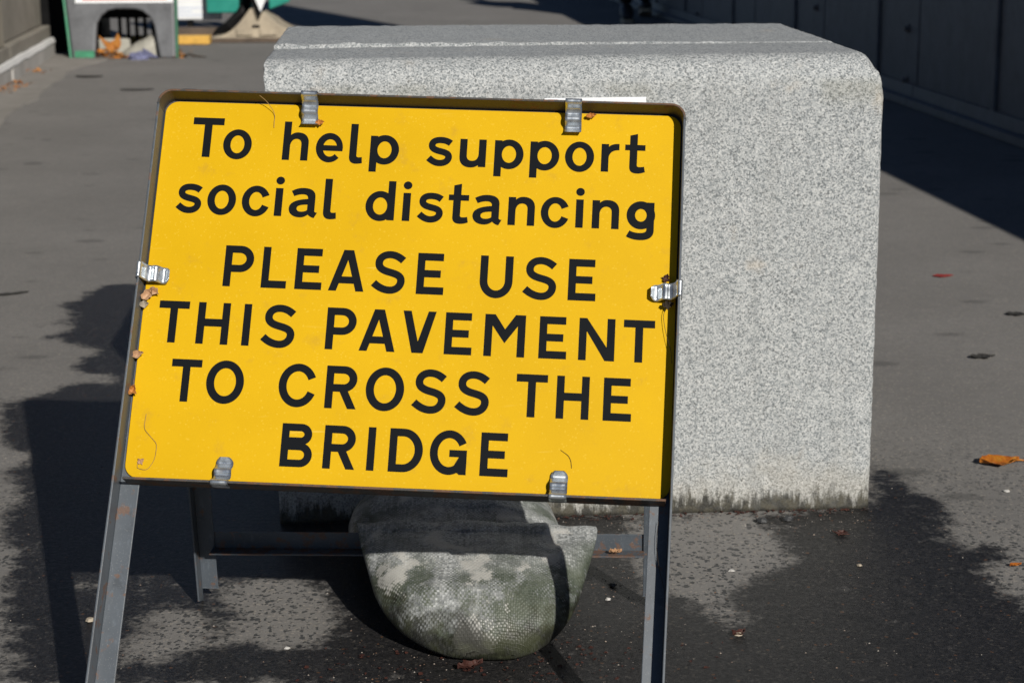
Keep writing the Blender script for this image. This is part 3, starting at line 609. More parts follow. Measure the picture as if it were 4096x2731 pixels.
GL = {
 'T': (34.7, [rect(0, 40.3, 34.7, CH), rect(12.9, 0, 21.7, 40.4)]),
 'P': (33.6, [st_(), bowl(CH, 17.3, 8.5, 33.6, 8.8)]),
 'L': (28.8, [st_(), rect(8.5, 0, 28.8, 9)]),
 'E': (30.8, [st_(), rect(8.5, 40.2, 29.3, CH), rect(8.5, 20.2, 26.8, 29), rect(8.5, 0, 30.8, 9)]),
 'A': (40.5, [poly((0, 0), (9.1, 0), (20.6, 37.1), (20.6, CH), (15.1, CH)), poly((31.3, 0), (40.5, 0), (26.4, CH), (20.5, CH), (20.5, 37.1)), poly((11.6, 9), (28.9, 9), (26.3, 17.4), (14.3, 17.4))]),
 'S': (39.0, [ribbon(pathp((3.35, 11.4), ((9, 6.5), (15, 3.2), (22, 3.2)), ((29.5, 3.2), (34.4, 8.5), (34.4, 14.6)), ((34.4, 21.6), (27, 23), (20, 24.8)), ((13, 26.6), (8.2, 29.2), (8.2, 35.2)), ((8.2, 41.5), (13.5, 45.6), (20.3, 45.6)), ((26.5, 45.6), (31, 43), (35.9, 39))), 8.7)]),
 'U': (37.0, [band(pathp((0, CH), ((0, 19.5),)) + ell(18.5, 19.3, 18.5, 20.5, 180, 360, 30) + pathp((37, 19.5), ((37, CH),)), pathp((8.8, CH), ((8.8, 19.5),)) + ell(18.5, 19.3, 9.7, 11.3, 180, 360, 30) + pathp((28.2, 19.5), ((28.2, CH),)))]),
 'H': (36.4, [st_(), rect(27.8, 0, 36.4, CH), rect(8.5, 20.8, 27.9, 29.9)]),
 'I': (8.6, [st_()]),
 'V': (37.5, [poly((0, CH), (12.1, 0), (18.4, 0), (18.4, 13.4), (9.2, CH)), poly((28.6, CH), (18.3, 13.4), (18.3, 0), (24.7, 0), (37.5, CH))]),
 'M': (45.7, [rect(0, 0, 8.7, CH), rect(37, 0, 45.7, CH), poly((8.6, CH), (8.6, 36), (22.95, 15.6), (22.95, 32), (11.5, CH)), poly((37.1, CH), (34.3, CH), (22.85, 32), (22.85, 15.6), (37.1, 36))]),
 'N': (40.0, [st_(), rect(31.2, 0, 40, CH), poly((8.5, CH), (8.5, 34), (29.4, 0), (31.3, 0), (31.3, 15.6))]),
 'O': (42.7, [ring(21.35, 24.6, 21.35, 25.2, 12.2, 16.1)]),
 'C': (41.4, [ring(21.5, 24.6, 21.5, 25.2, 12.5, 16.2, 23.5, 337.6)]),
 'R': (35.5, [st_(), bowl(CH, 19.3, 8.5, 34.9, 8.9), poly((15.9, 19.5), (25.8, 0), (35.5, 0), (25.1, 20.8))]),
 'B': (35.4, [st_(), bowl(CH, 25.0, 8.5, 33.9, 8.6), bowl(27.5, 0, 8.5, 35.4, 8.4)]),
 'D': (37.4, [st_(), band([(8.5, CH)] + ell(15.6, 24.6, 21.8, 24.6, 90, -90, 30) + [(8.5, 0)], [(8.5, 40.3)] + ell(15.2, 24.6, 13.1, 15.7, 90, -90, 30) + [(8.5, 8.9)])]),
 'G': (41.0, [ring(21.2, 24.6, 21.2, 25.2, 12.4, 16.2, 27, 300), poly((31.8, 2.6), (32.9, 0), (41, 0), (41, 27.7), (21.6, 27.7), (21.6, 19.7), (32.6, 19.7)), poly((27.0, 9.8), (31.5, .9), (34.6, 4), (34.6, 19.9), (32.4, 19.9))]),
 'o': (33.4, [ring(16.7, 17.2, 16.7, 18.8, 8.0, 11.0)]),
 'h': (29.9, [rect(0, 0, 8.5, 48), band(pathp((6, 28.5), ((10, 33.8), (13, 34.9), (17, 34.9)), ((25, 34.9), (29.9, 30), (29.9, 22)), ((29.9, 0),)), pathp((8.3, 16.5), ((8.5, 23), (11.5, 26.6), (15.5, 26.6)), ((19.3, 26.6), (21.4, 24), (21.4, 20)), ((21.4, 0),)))]),
 'n': (30.5, [rect(0, 0, 8.5, 34.2), band(pathp((6, 28.5), ((10, 33.8), (13, 34.9), (17.4, 34.9)), ((25.6, 34.9), (30.5, 30), (30.5, 22)), ((30.5, 0),)), pathp((8.3, 16.5), ((8.5, 23), (11.5, 26.6), (15.8, 26.6)), ((19.8, 26.6), (22, 24), (22, 20)), ((22, 0),)))]),
 'e': (31.4, [band(ell(15.7, 17.2, 15.7, 18.4, -12, 318, 56), ell(16.4, 16.9, 8.1, 10.7, -12, 318, 56)), rect(7.6, 13.2, 31.0, 20.2)]),
 'l': (15.5, [band(pathp((0, 48), ((0, 7),), ((0, 1), (3.5, -1.6), (8, -1.6)), ((11, -1.6), (13, -1.1), (15.5, -.6))), pathp((8.5, 48), ((8.5, 9),), ((8.5, 7.2), (9.5, 6.6), (11, 6.6)), ((12.5, 6.6), (13.5, 6.8), (14.9, 7.1))))]),
 'p': (33.6, [rect(0, -10.6, 8.5, 34.1), ring(16.8, 17.0, 16.8, 18.4, 8.1, 10.4)]),
 's': (30.8, [ribbon(pathp((3.4, 9.2), ((8, 5.2), (11.5, 3.1), (16.5, 3.1)), ((22, 3.1), (26.6, 6.2), (26.6, 11)), ((26.6, 15.6), (21.5, 16.6), (16.3, 17.8)), ((11, 19.1), (6.7, 20.5), (6.7, 25)), ((6.7, 29.6), (11, 31.7), (16, 31.7)), ((20.5, 31.7), (24.2, 31), (28.3, 28))), 7.9)]),
 'u': (30.4, [rect(21.8, 0, 30.4, 34.2), band(pathp((0, 34.2), ((0, 12),), ((0, 3.5), (5, -1), (13, -1)), ((17, -1), (20.5, .3), (24, 4.2))), pathp((8.4, 34.2), ((8.4, 14),), ((8.4, 9.5), (10.8, 7.4), (14.5, 7.4)), ((18.5, 7.4), (21.9, 10), (21.9, 17))))]),
 'r': (20.5, [rect(0, 0, 8.5, 34.2), band(pathp((6.5, 28.5), ((10, 33.5), (13, 34.8), (20.4, 34.8))), pathp((8.2, 15.5), ((8.5, 23), (12.5, 27), (20.5, 26.9))))]),
 't': (23.3, [rect(0, 27.3, 23.0, 34.4), band(pathp((5.4, 45.8), ((5.3, 7),), ((5.3, 1.5), (8.5, -1), (14, -1)), ((17.5, -1), (20.5, -.1), (23.3, 1.1))), pathp((14.1, 48), ((13.9, 9.5),), ((13.9, 7.8), (14.8, 7.2), (16.5, 7.2)), ((18.5, 7.2), (20.5, 7.4), (22.1, 7.9))))]),
 'c': (32.0, [ring(16.4, 17.3, 16.4, 18.9, 7.8, 11.0, 24, 338)]),
 'i': (8.7, [rect(0, 0, 8.7, 34.3), ('poly', ell(4.5, 43.5, 5.0, 4.9, 0, 346, 26))]),
 'a': (33.3, [band(pathp((1.9, 31.4), ((7, 34.5), (11, 35.6), (16, 35.6)), ((25, 35.6), (29.9, 32), (29.9, 25)), ((29.9, 8),), ((29.9, 6.5), (31, 5.8), (33.3, 6))), pathp((5.2, 25), ((9, 26.8), (12, 27.6), (15.5, 27.6)), ((19.3, 27.6), (21.3, 26), (21.3, 23)), ((21.3, 7),), ((21.3, 3), (25, 0), (29.8, -.9)))),
                band(pathp((21.6, 22.3), ((15, 21.8), (0, 20), (0, 10.3)), ((0, 3), (6, -.7), (13, -.7)), ((17, -.7), (19.5, .5), (22.6, 3.0))), pathp((21.6, 15.2), ((15, 15), (9.2, 14.2), (9.2, 10.3)), ((9.2, 7.5), (11.5, 6.5), (14.5, 6.5)), ((17.5, 6.5), (20.8, 7.5), (21.6, 9.2))))]),
 'd': (33.6, [rect(25.1, 0, 33.6, 48), ring(16.8, 17.0, 16.8, 18.4, 8.1, 10.4)]),
 'g': (31.3, [ring(16.2, 17.9, 16.2, 17.0, 6.5, 7.6), band(pathp((31.3, 33.6), ((31.3, 0),), ((31.3, -8.5), (25, -12.1), (16, -12.1)), ((10, -12.1), (5, -11), (0, -8.2))), pathp((22.9, 33.6), ((22.9, 1),), ((22.9, -2), (20.5, -3.4), (15, -3.4)), ((11, -3.4), (7.5, -2.8), (3.9, -.7))))]),
}
ROWS = [
 (68.4, .0060, 'T 34.9 71.3,o 72.2 105.7,h 142.1 172,e 180.7 212.2,l 220 235.6,p 243.8 277.5,s 308.7 339.5,u 347.7 378.2,p 387.8 421.4,p 428.8 462.5,o 469 502.4,r 510.5 531,t 537.5 561'),
 (137.6, .0062, 's 23.6 54.3,o 60.6 93.9,c 100.7 132.8,i 139 147.7,a 155.6 188.9,l 195.5 211,d 243.8 277.4,i 286.5 295.2,s 302.5 333.3,t 338.7 362.3,a 366.9 400.6,n 407.3 437.8,c 444.6 476.6,i 484.3 492.9,n 502.9 533.6,g 542 573.3'),
 (224.6, .0057, 'P 88.1 121.7,L 131.8 160.6,E 170.3 201,A 208.8 249.3,S 256.5 295.5,E 308.5 339.5,U 379.8 417,S 427.6 466.6,E 479.6 510.7'),
 (293.7, .0058, 'T 19 53.7,H 63.9 100.5,I 116.1 124.7,S 136.5 175.8,P 210.7 244.6,A 249 289.6,V 296.4 333.9,E 344.5 375.4,M 388.8 434.5,E 450.1 481.1,N 494.3 534.4,T 543.8 578.5'),
 (361.6, .0061, 'T 40.5 74.8,O 81.1 123.7,C 162.9 204.2,R 215.7 251.2,O 260.6 303.5,S 311.7 350.6,S 359.5 398.6,T 427.7 462.4,H 472.5 508.7,E 524.3 555.4'),
 (429.8, .0070, 'B 171.5 206.9,R 219.1 254.8,I 267.6 276.1,D 291.6 329,G 336.7 377.6,E 392.4 423.3')]
for b0, sl_, txt in ROWS:
    for it in txt.split(','):
        ch, x0, x1 = it.split(); x0 = float(x0); x1 = float(x1); wd, parts = GL[ch]; sx_ = (x1 - x0) / wd
        mb = MB()
        for pi, pt in enumerate(parts):
            dz = .10 + .035 * pi
            T = lambda p: S(x0 + p[0] * sx_, -(b0 + sl_ * (x0 + p[0] * sx_)) + p[1], dz)
            if pt[0] == 'poly': mb.add([T(p) for p in pt[1]], [tuple(range(len(pt[1])))])
            else:
                A, B = pt[1], pt[2]; n = min(len(A), len(B))
                mb.add([T(p) for p in A[:n]] + [T(p) for p in B[:n]], [(i, i + 1, n + i + 1, n + i) for i in range(n - 1)])
        mb.make('letter', M_BLK, plate)

# ---- spring clips
CPROF = [(-1.2, 9), (-1.4, 24), (-.8, 26.6), (1.0, 27.4), (3.2, 26.2), (4.0, 22), (5.2, 16.5), (8.5, 12.2), (12, 10.6), (14.5, 12.2), (17, 13.0), (19.5, 11.4), (21.5, 7.2), (24, 4.6), (27, 3.9), (30, 5.4), (32, 8.2), (33, 10.2)]
def clip(edge, pos, wd=19.0):
    P = []
    pr_ = np.array(CPROF); t = np.linspace(0, len(pr_) - 1, 52); c1 = np.interp(t, range(len(pr_)), pr_[:, 0]); c2 = np.interp(t, range(len(pr_)), pr_[:, 1])
    kern = np.array([1, 2, 3, 2, 1]) / 9.0
    c1 = np.convolve(np.pad(c1, 2, 'edge'), kern, 'valid'); c2 = np.convolve(np.pad(c2, 2, 'edge'), kern, 'valid')
    V = []; F = []; L = len(c1); cols = 7
    def W(s, d, a):
        if edge == 't': return S(pos + a, 5 - s, d)
        if edge == 'b': return S(pos + a, -457.6 + s, d - 2.0)
        if edge == 'l': return S(XL + s, pos + a, d)
        return S(XR - s, pos + a, d)
    for side in (0, .9):
        for i in range(L):
            hw = wd / 2
            tip = max(0, (c1[i] - 27) / 6.5)
            if edge != 't': hw *= math.sqrt(max(.05, 1 - (tip * .93) ** 2))
            d_ = np.array([c1[min(i + 1, L - 1)] - c1[max(i - 1, 0)], c2[min(i + 1, L - 1)] - c2[max(i - 1, 0)]]); d_ /= np.linalg.norm(d_) + 1e-9
            nx_, ny_ = d_[1] * -1, d_[0]
            for k in range(cols): V.append(W(c1[i] + nx_ * side, c2[i] + ny_ * side, -hw + 2 * hw * k / (cols - 1)))
    o_ = L * cols
    for i in range(L - 1):
        for k in range(cols - 1):
            a = i * cols + k; F.append((a, a + 1, a + cols + 1, a + cols)); F.append((o_ + a, o_ + a + cols, o_ + a + cols + 1, o_ + a + 1))
        for k in (0, cols - 1): a = i * cols + k; F.append((a, a + cols, o_ + a + cols, o_ + a))
    for i in (0, L - 1):
        for k in range(cols - 1): a = i * cols + k; F.append((a, a + 1, o_ + a + 1, o_ + a))
    return mk('clip', V, F, M_ZINC, sg, smooth=True)
for e, p_ in (('t', 172), ('t', 477), ('l', -217), ('r', -217), ('b', 112), ('b', 480)): clip(e, p_)

# ---- rear folding legs and cross bar
RL0 = np.array([-.397, 2.387, 0.0]); RH0 = S(6, -42, -18)
RL1 = np.array([.178, 2.345, 0.0]); RH1 = S(577, -42, -18)
def rearleg(b0, h0, sgn):
    d = (h0 - b0) / np.linalg.norm(h0 - b0); xa = np.array([.9975, -.071, 0]); fwd = np.cross(d, xa); fwd /= np.linalg.norm(fwd)
    if fwd[1] > 0: fwd = -fwd
    Lh = np.linalg.norm(h0 - b0); mb = MB()
    def T(a, f, t): return b0 + xa * a + fwd * f + d * t
    for pts, t0 in (([(-.011, 0), (-.011, .022), (-.0086, .022), (-.0086, 0)], .0), ([(-.0086, 0), (-.0086, .0024), (.0125, .0024), (.0125, 0)], .020)):
        pts = [(a * sgn, f) for a, f in pts]
        V = [T(a, f, t0 + (.012 * (f > .01) if t0 == 0 else 0)) for a, f in pts] + [T(a, f, Lh) for a, f in pts]
        mb.add(V, [(0, 1, 2, 3), (7, 6, 5, 4)] + [(k, (k + 1) % 4, 4 + (k + 1) % 4, 4 + k) for k in range(4)])
    V0 = min(p[2] for p in mb.v); mb.v = [(x, y, z - V0 + .0005) if z < .03 else (x, y, z) for x, y, z in mb.v]
    o = mb.make('rear_leg', M_FRAME, sg); bevel(o, .0006); return o
rearleg(RL0, RH0, 1); rearleg(RL1, RH1, -1)
# hinge pins tie the rear legs to the front frame
for h_, xx in ((RH0, 8.0), (RH1, 592.0)):
    q = S(xx, -50, -10.5); MB().tube([h_ + np.array([0, 0, -.006]), q], .0045, 8).make('hinge', M_BOLT, sg)
B0 = np.array([-.388, 2.368, .101]); B1 = np.array([.166, 2.327, .107])
mb = MB(); ax = B1 - B0; bl_ = np.linalg.norm(ax); ax /= bl_
def TB(p): return B0 + ax * p[0] + np.array([.07, 1.0, 0]) * p[1] + np.array([0, .18, 1.0]) * p[2] * np.array([1, -1, 1])
mb.box(0, bl_, -.0012, .0012, -.025, 0, TB); mb.box(0, bl_, -.024, -.0012, -.025, -.0226, TB)
bevel(mb.make('cross_bar', M_FRAME, sg), .0006)

# ------------------------------------------------------------------ sandbag draped over the cross bar
ROWB = np.array([  # Y, z, th_out, th_in, xl, xr
 (2.650, .020, .003, .003, -.150, -.010), (2.635, .034, .024, .022, -.190, .022), (2.590, .052, .046, .044, -.214, .046), (2.520, .064, .064, .052, -.224, .058),
 (2.455, .068, .066, .050, -.224, .062), (2.405, .070, .052, .044, -.218, .066), (2.368, .082, .026, .024, -.208, .078), (2.343, .1015, .006, .004, -.203, .098), (2.329, .1225, .003, .002, -.201, .105),
 (2.316, .1215, .0035, .002, -.199, .1065), (2.305, .113, .006, .003, -.197, .105), (2.284, .098, .020, .012, -.191, .099), (2.258, .081, .036, .024, -.182, .090),
 (2.230, .061, .046, .036, -.172, .080), (2.208, .046, .048, .040, -.158, .069), (2.192, .033, .044, .036, -.140, .055), (2.181, .023, .036, .028, -.120, .040), (2.173, .015, .026, .018, -.100, .024), (2.168, .010, .014, .010, -.080, .006), (2.166, .008, .003, .003, -.05, -.02)])
_sh = .028 * np.clip((ROWB[:, 0] - 2.166) / .15, 0, 1); ROWB[:, 0] += _sh; ROWB[:, 1] -= .33 * _sh
tt = np.linspace(0, len(ROWB) - 1, 150); RB = np.stack([np.interp(tt, range(len(ROWB)), ROWB[:, k]) for k in range(6)], 1)
kern = np.hanning(9); kern /= kern.sum()
for k in range(6): RB[:, k] = np.convolve(np.pad(RB[:, k], 4, 'edge'), kern, 'valid')
ang = np.linspace(0, 2 * math.pi, 97)[:-1]; V = []; UV = []
arc = np.concatenate([[0], np.cumsum(np.hypot(np.diff(RB[:, 0]), np.diff(RB[:, 1])))])
for i in range(len(RB)):
    Y0, z0, to, ti, xl, xr = RB[i]
    a = RB[max(i - 2, 0)]; b = RB[min(i + 2, len(RB) - 1)]
    d = np.array([b[0] - a[0], b[1] - a[1]]); d /= np.linalg.norm(d) + 1e-9
    nrm = np.array([d[1], -d[0]]);  nrm = nrm if nrm[1] > 0 else -nrm
    xc = (xl + xr) / 2; hw = (xr - xl) / 2
    for t in ang:
        c_, s_ = math.cos(t), math.sin(t)
        x = xc + hw * math.copysign(abs(c_) ** .8, c_)
        off = (to if s_ > 0 else ti) * math.copysign(abs(s_) ** 1.05, s_)
        p = Vector((x, Y0, z0))
        wr = .0055 * mnoise.noise(p * 18) + .0026 * mnoise.noise(p * 52)
        fold = .0034 * math.sin(x * 120 + 3 * math.sin(x * 31) + tt[i] * .8) * math.exp(-((tt[i] - 10.3) / 1.6) ** 2)
        if s_ > 0: off += (wr + fold) * min(1, to / .02)
        y = Y0 + nrm[0] * off - .071 * (x + .05); z = z0 + nrm[1] * off
        if abs(tt[i] - 8.6) < 1.2: z += .0045 * mnoise.noise((x * 24, 3.3, 0)) + .002 * mnoise.noise((x * 70, 1.3, 0))
        V.append((x, y, max(z, .0015))); UV.append((x * (1 + .0 * c_), arc[i]))
m_ = len(ang); F = []
for i in range(len(RB) - 1):
    for k in range(m_): F.append((i * m_ + k, (i + 1) * m_ + k, (i + 1) * m_ + (k + 1) % m_, i * m_ + (k + 1) % m_))
F += [tuple(range(m_)), tuple(range((len(RB) - 1) * m_, len(RB) * m_))[::-1]]
bag = mk('sandbag', V, F, M_SACK, smooth=True, uv=UV)
tag(bag, 'grey woven sandbag with green algae draped over the sign frame crossbar', 'sandbag')

# ------------------------------------------------------------------ leaves, scraps and grit
def leafmesh(L, Wd, curl, seed, lobes=0, n=14):
    r = random.Random(seed); V = []; F = []
    for i in range(n + 1):
        t = i / n; w_ = Wd * (math.sin(math.pi * t ** .8) ** 1.15) * (1 + .22 * r.uniform(-1, 1))
        if lobes: w_ *= 1 + .35 * math.sin(t * lobes * math.pi * 2)
        for k in (-1, -.5, 0, .5, 1):
            V.append((L * (t - .5), w_ * k / 2, curl * (abs(k) ** 1.5 * .8 + (2 * t - 1) ** 2 * .5) + .0006 * r.uniform(-1, 1) + (0 if k else -.0004)))
    for i in range(n):
        for k in range(4): a = i * 5 + k; F.append((a, a + 5, a + 6, a + 1))
    return np.array(V), F
def leaf(name, base, L, Wd, curl, rz, m_, label, seed, tilt=None, stalk=0.0, lobes=0, group=None):
    V, F = leafmesh(L, Wd, curl, seed, lobes)
    c_, s_ = math.cos(rz), math.sin(rz); Rz = np.array([[c_, -s_, 0], [s_, c_, 0], [0, 0, 1.0]])
    if tilt is not None: V = V @ np.array(tilt).T
    else: V[:, 2] -= V[:, 2].min() - .0008
    V = V @ Rz.T + np.array(base); mb = MB().add(V, F)
    if stalk: mb.tube([np.array(base) + Rz @ np.array([L * (.5 - .1) + stalk * q, .004 * math.sin(q * 3), .003 + curl * .4 * (1 - q)]) for q in (0, .4, .7, 1)], [.0009, .0008, .0007, .0006], 5)
    o = mb.make(name, m_, org=tuple(base)); sm = o.modifiers.new('thick', 'SOLIDIFY'); sm.thickness = .0006; sm.offset = 1
    return tag(o, label, 'leaf', group)
g_ = lambda u, v: gnd(u * K, v * K)
leaf('fallen_leaf', g_(2295, 1066), .066, .050, .008, .12, M_LORANGE, 'bright orange curled leaf on the tarmac right of the granite block', 3, stalk=.022)
leaf('fallen_leaf', g_(2166, 635), .052, .034, .001, .1, M_LRED, 'flat red leaf on dry tarmac to the right of the granite block', 5)
leaf('fallen_leaf', g_(2257, 822), .052, .034, .004, .2, M_LDARK, 'dark stain shaped as a thin leaf on the tarmac halfway between the red and orange leaves', 8, lobes=2)  # a dark ground stain, built as a thin leaf
leaf('fallen_leaf', g_(2335, 724), .045, .032, .003, -.2, M_LDARK, 'dark stain shaped as a thin leaf at the right edge of the tarmac near the red leaf', 9, lobes=2)  # another dark stain on the ground in leaf form
leaf('fallen_leaf', gnd(4062, 2265), .018, .010, .003, .3, M_LORANGE, 'tiny orange leaf scrap at the right edge below the curled leaf', 10)
leaf('fallen_leaf', g_(1080, 1535), .034, .020, .006, .5, M_LWET, 'soggy dark red leaf on the tarmac below the sandbag', 12, lobes=3)
leaf('fallen_leaf', gnd(3365, 2140), .022, .018, .003, 1.0, M_LWET, 'small brown crumpled leaf on damp tarmac in front of the granite block', 13, lobes=3)
leaf('fallen_leaf', gnd(2955, 2540), .022, .014, .004, .7, M_LWET, 'small dark red leaf scrap right of the front leg near bottom', 14, lobes=3)
leaf('fallen_leaf', g_(30, 677) , .075, .018, .003, .55, M_LDARK, 'long dark leaf streak on the tarmac left of the sign', 15)
leaf('fallen_leaf', g_(315, 208), .16, .05, .004, .05, M_LDARK, 'dark flattened leaf on far tarmac between the paper board and the sign', 16)
leaf('fallen_leaf', g_(205, 178), .14, .07, .006, .0, M_LDARK, 'dark brown leaf on far tarmac in front of the green sided board', 17)
# scraps caught on the sign
def scrap(x, u, d, L, Wd, rz, m_, label, seed, lobes=0, curl=.003):
    V, F = leafmesh(L, Wd, curl, seed, lobes, 8); c_, s_ = math.cos(rz), math.sin(rz)
    V = np.array([S(x + 1000 * (p[0] * c_ - p[1] * s_), u + 1000 * (p[0] * s_ + p[1] * c_), d + 1000 * p[2]) for p in V])
    o = MB().add(V, F).make('leaf_scrap', m_, org=tuple(S(x, u, d))); sm = o.modifiers.new('thick', 'SOLIDIFY'); sm.thickness = .0004
    return tag(o, label, 'leaf scrap')
scrap(6, -240, 4.5, .017, .011, .9, M_LDRY, 'tan dry leaf crumpled under the left clip of the sign', 21, 2, .005)
scrap(13, -236, 3.5, .012, .008, -.6, M_LDRY, 'brown leaf curl beside the left clip on yellow', 22, 2, .004)
scrap(3, -252, 4.0, .010, .008, .2, M_PEB, 'pale papery scrap lowest under the left clip', 23, 0, .004)
scrap(2.5, -312, 8.0, .014, .008, .3, M_LDRY, 'small pointed tan leaf stuck to the left rim below the left clip', 24, 0, .004)
scrap(1.0, -353, 6.0, .012, .010, 1.1, M_LITTER, 'rust brown leaf scrap stuck to the left rim beside the word TO', 25, 3, .004)
scrap(589, -198, 1.2, .010, .007, 1.2, M_LWET, 'brown flake on the yellow plate above the right clip', 26, 3, .002)
scrap(592, -231, 4.0, .012, .009, .2, M_DKTWIG, 'dark dirt clump under the right clip', 27, 3, .005)
scrap(184, -24, 6.0, .010, .008, .2, M_LITTER, 'star shaped brown flake beside the left top clip', 28, 3, .002)
scrap(497, -5, 5.0, .012, .006, .2, M_LITTER, 'rusty crumbs beside the right top clip', 29, 3, .002)
scrap(18, -432, 1.2, .008, .006, .7, M_LDRY, 'pinkish flake in the bottom left corner of the yellow plate', 30, 3, .001)
leaf('leaf_scrap', B0 + ax * .518 + np.array([0, -.014, -.0215]), .017, .012, .004, .2, M_LDRY, 'pale dry leaf scrap resting on the cross bar right of the sandbag', 31, lobes=2)
def strand(pts, r, m_, label):
    P = [S(*p) for p in pts]; t = np.linspace(0, len(P) - 1, 6 * len(P)); P = np.array(P)
    Q = np.stack([np.interp(t, range(len(P)), P[:, k]) for k in range(3)], 1)
    for k in range(3): Q[2:-2, k] = np.convolve(Q[:, k], np.ones(5) / 5, 'valid')
    o = MB().tube(list(Q), r, 5).make('dry_strand', m_, org=tuple(Q[0])); return tag(o, label, 'plant fibre')
strand([(112, 3, 20), (121, -2, 12), (128, -10, 4), (130, -16, 1.5), (129.5, -22, 1.4), (130, -30, 1.2)], .00035, M_STRAW, 'fine straw fibre hanging from the top rim left of the first clip')
strand([(18, -378, 1), (17, -395, 1.5), (27, -405, 1), (34, -412, 1.3), (33, -430, 1), (26, -442, 1.2), (14, -440, 1), (15, -433, 1)], .0003, M_STRAW, 'thin curled tendril in the bottom left corner of the plate')
strand([(480, -400, .8), (489, -406, 1.2), (492, -412, .9), (493, -420, 1)], .00025, M_DKTWIG, 'hair thin dark fibre above the right bottom clip')
strand([(589, -235, 6), (587, -244, 5), (590, -262, 6), (597, -285, 9), (598, -300, 12)], .0003, M_DKTWIG, 'thin dark stalk hanging below the right clip')
strand([(589, -475, 2), (587, -500, 1), (592, -530, 4), (598, -552, 12), (600, -575, 20)], .00028, M_DKTWIG, 'dark wiry stem caught on the right front leg')
# pebbles
def pebble(p, r, m_, label, seed, sq=.6):
    r *= .68
    rr = random.Random(seed); V = []; F = []; nr, nc = 5, 7
    for i in range(nr + 1):
        for k in range(nc):
            a = math.pi * i / nr; b = 2 * math.pi * k / nc; q = 1 + .45 * mnoise.noise((math.cos(b) * 1.2 + seed, math.sin(b) * 1.2, math.cos(a) * 1.2))
            V.append((r * q * math.sin(a) * math.cos(b) * 1.25, r * q * math.sin(a) * math.sin(b), r * sq * q * math.cos(a)))
    for i in range(nr):
        for k in range(nc): F.append((i * nc + k, (i + 1) * nc + k, (i + 1) * nc + (k + 1) % nc, i * nc + (k + 1) % nc))
    V = np.array(V); V[:, 2] -= V[:, 2].min() + .0004
    o = mk('pebble', V + np.array(p), F, m_, org=tuple(p)); return tag(o, label, 'pebble', 'loose pebbles on the tarmac')
pebble(g_(207, 1428), .0075, M_PEB, 'tan pebble left of the left front leg', 1)
pebble(g_(659, 1490), .0045, M_PEBW, 'pale chip on dry tarmac left of the sandbag', 2)
pebble(gnd(3048, 2092), .010, M_PEBD, 'dark flat stone in front of the granite block, left of a pair', 3)
pebble(gnd(3152, 2086), .009, M_PEBD, 'dark stone in front of the granite block, right of a pair', 4, .8)
pebble(gnd(2926, 2284), .0055, M_PEBW, 'white chip on the dry patch right of the right front leg', 5, .4)
pebble(gnd(4026, 1967), .006, M_PEBW, 'white chip below the orange leaf', 6, .5)
pebble(gnd(3438, 2264), .0045, M_PEB, 'small orange pebble on damp tarmac before the granite block', 7)
pebble(gnd(2450, 2345), .007, M_PEBD, 'black stone right of the sandbag', 8)
pebble(gnd(2432, 2400), .0048, M_PEBW, 'pale chip right of the sandbag', 9)
pebble(g_(1697, 1460), .006, M_PEB, 'brown pebble far bottom right of the sign leg', 10)
# uncountable grit
V = []; F = []
for i in range(2100):
    if i < 900: u, v = random.uniform(-150, PW + 150), random.uniform(1700, PH + 80)
    elif i < 1500: u, v = random.uniform(1900, 3500), random.gauss(2075, 40)
    else: u, v = random.uniform(1300, 2700), random.uniform(2250, PH + 60)
    p = gnd(u, v); r = .0005 + .0011 * random.random() ** 3
    if r > .0014 and random.random() < .5: r *= .7
    b = len(V); a = random.random() * 6.28
    for k in range(4): V.append((p[0] + r * 1.2 * math.cos(a + k * 1.57), p[1] + r * math.sin(a + k * 1.57), .0))
    V.append((p[0], p[1], r * .9)); F += [(b + k, b + (k + 1) % 4, b + 4) for k in range(4)]
m_, nt_, b_ = mat('grit'); gg = N(nt_); cc = gg.coord()
setp(nt_, b_, Base_Color=gg.ramp(gg.vor(cc, 160).outputs['Color'], [(.25, (.03, .029, .027)), (.55, (.10, .09, .08)), (.66, (.15, .08, .045)), (.85, (.32, .30, .27))]), Roughness=.5)
gr = mk('grit', V, F, m_, org=(0, 0, 0)); tag(gr, 'loose fine grit and crumbs over the tarmac', 'grit', kind='stuff')

V = []; F = []
for i in range(420):
    if i < 260: q = onblk(random.uniform(.05, .87), -abs(random.gauss(0, .012)) - .003, 0)
    else: q = gnd(random.gauss(2000, 420), random.gauss(2640, 50))
    r = random.uniform(.0012, .0042); a = random.random() * 6.28; b = len(V)
    for k in range(5): t = a + k * 1.257; qq = r * random.uniform(.5, 1.1); V.append((q[0] + qq * math.cos(t), q[1] + qq * math.sin(t), .0012 + random.random() * .0022))
    F.append(tuple(range(b, b + 5)))
cr = mk('leaf_crumbs', V, F, M_LWET, org=(0, 0, 0)); tag(cr, 'dark red brown leaf crumbs along the foot of the granite block and before the sandbag', 'leaf crumbs', kind='stuff')

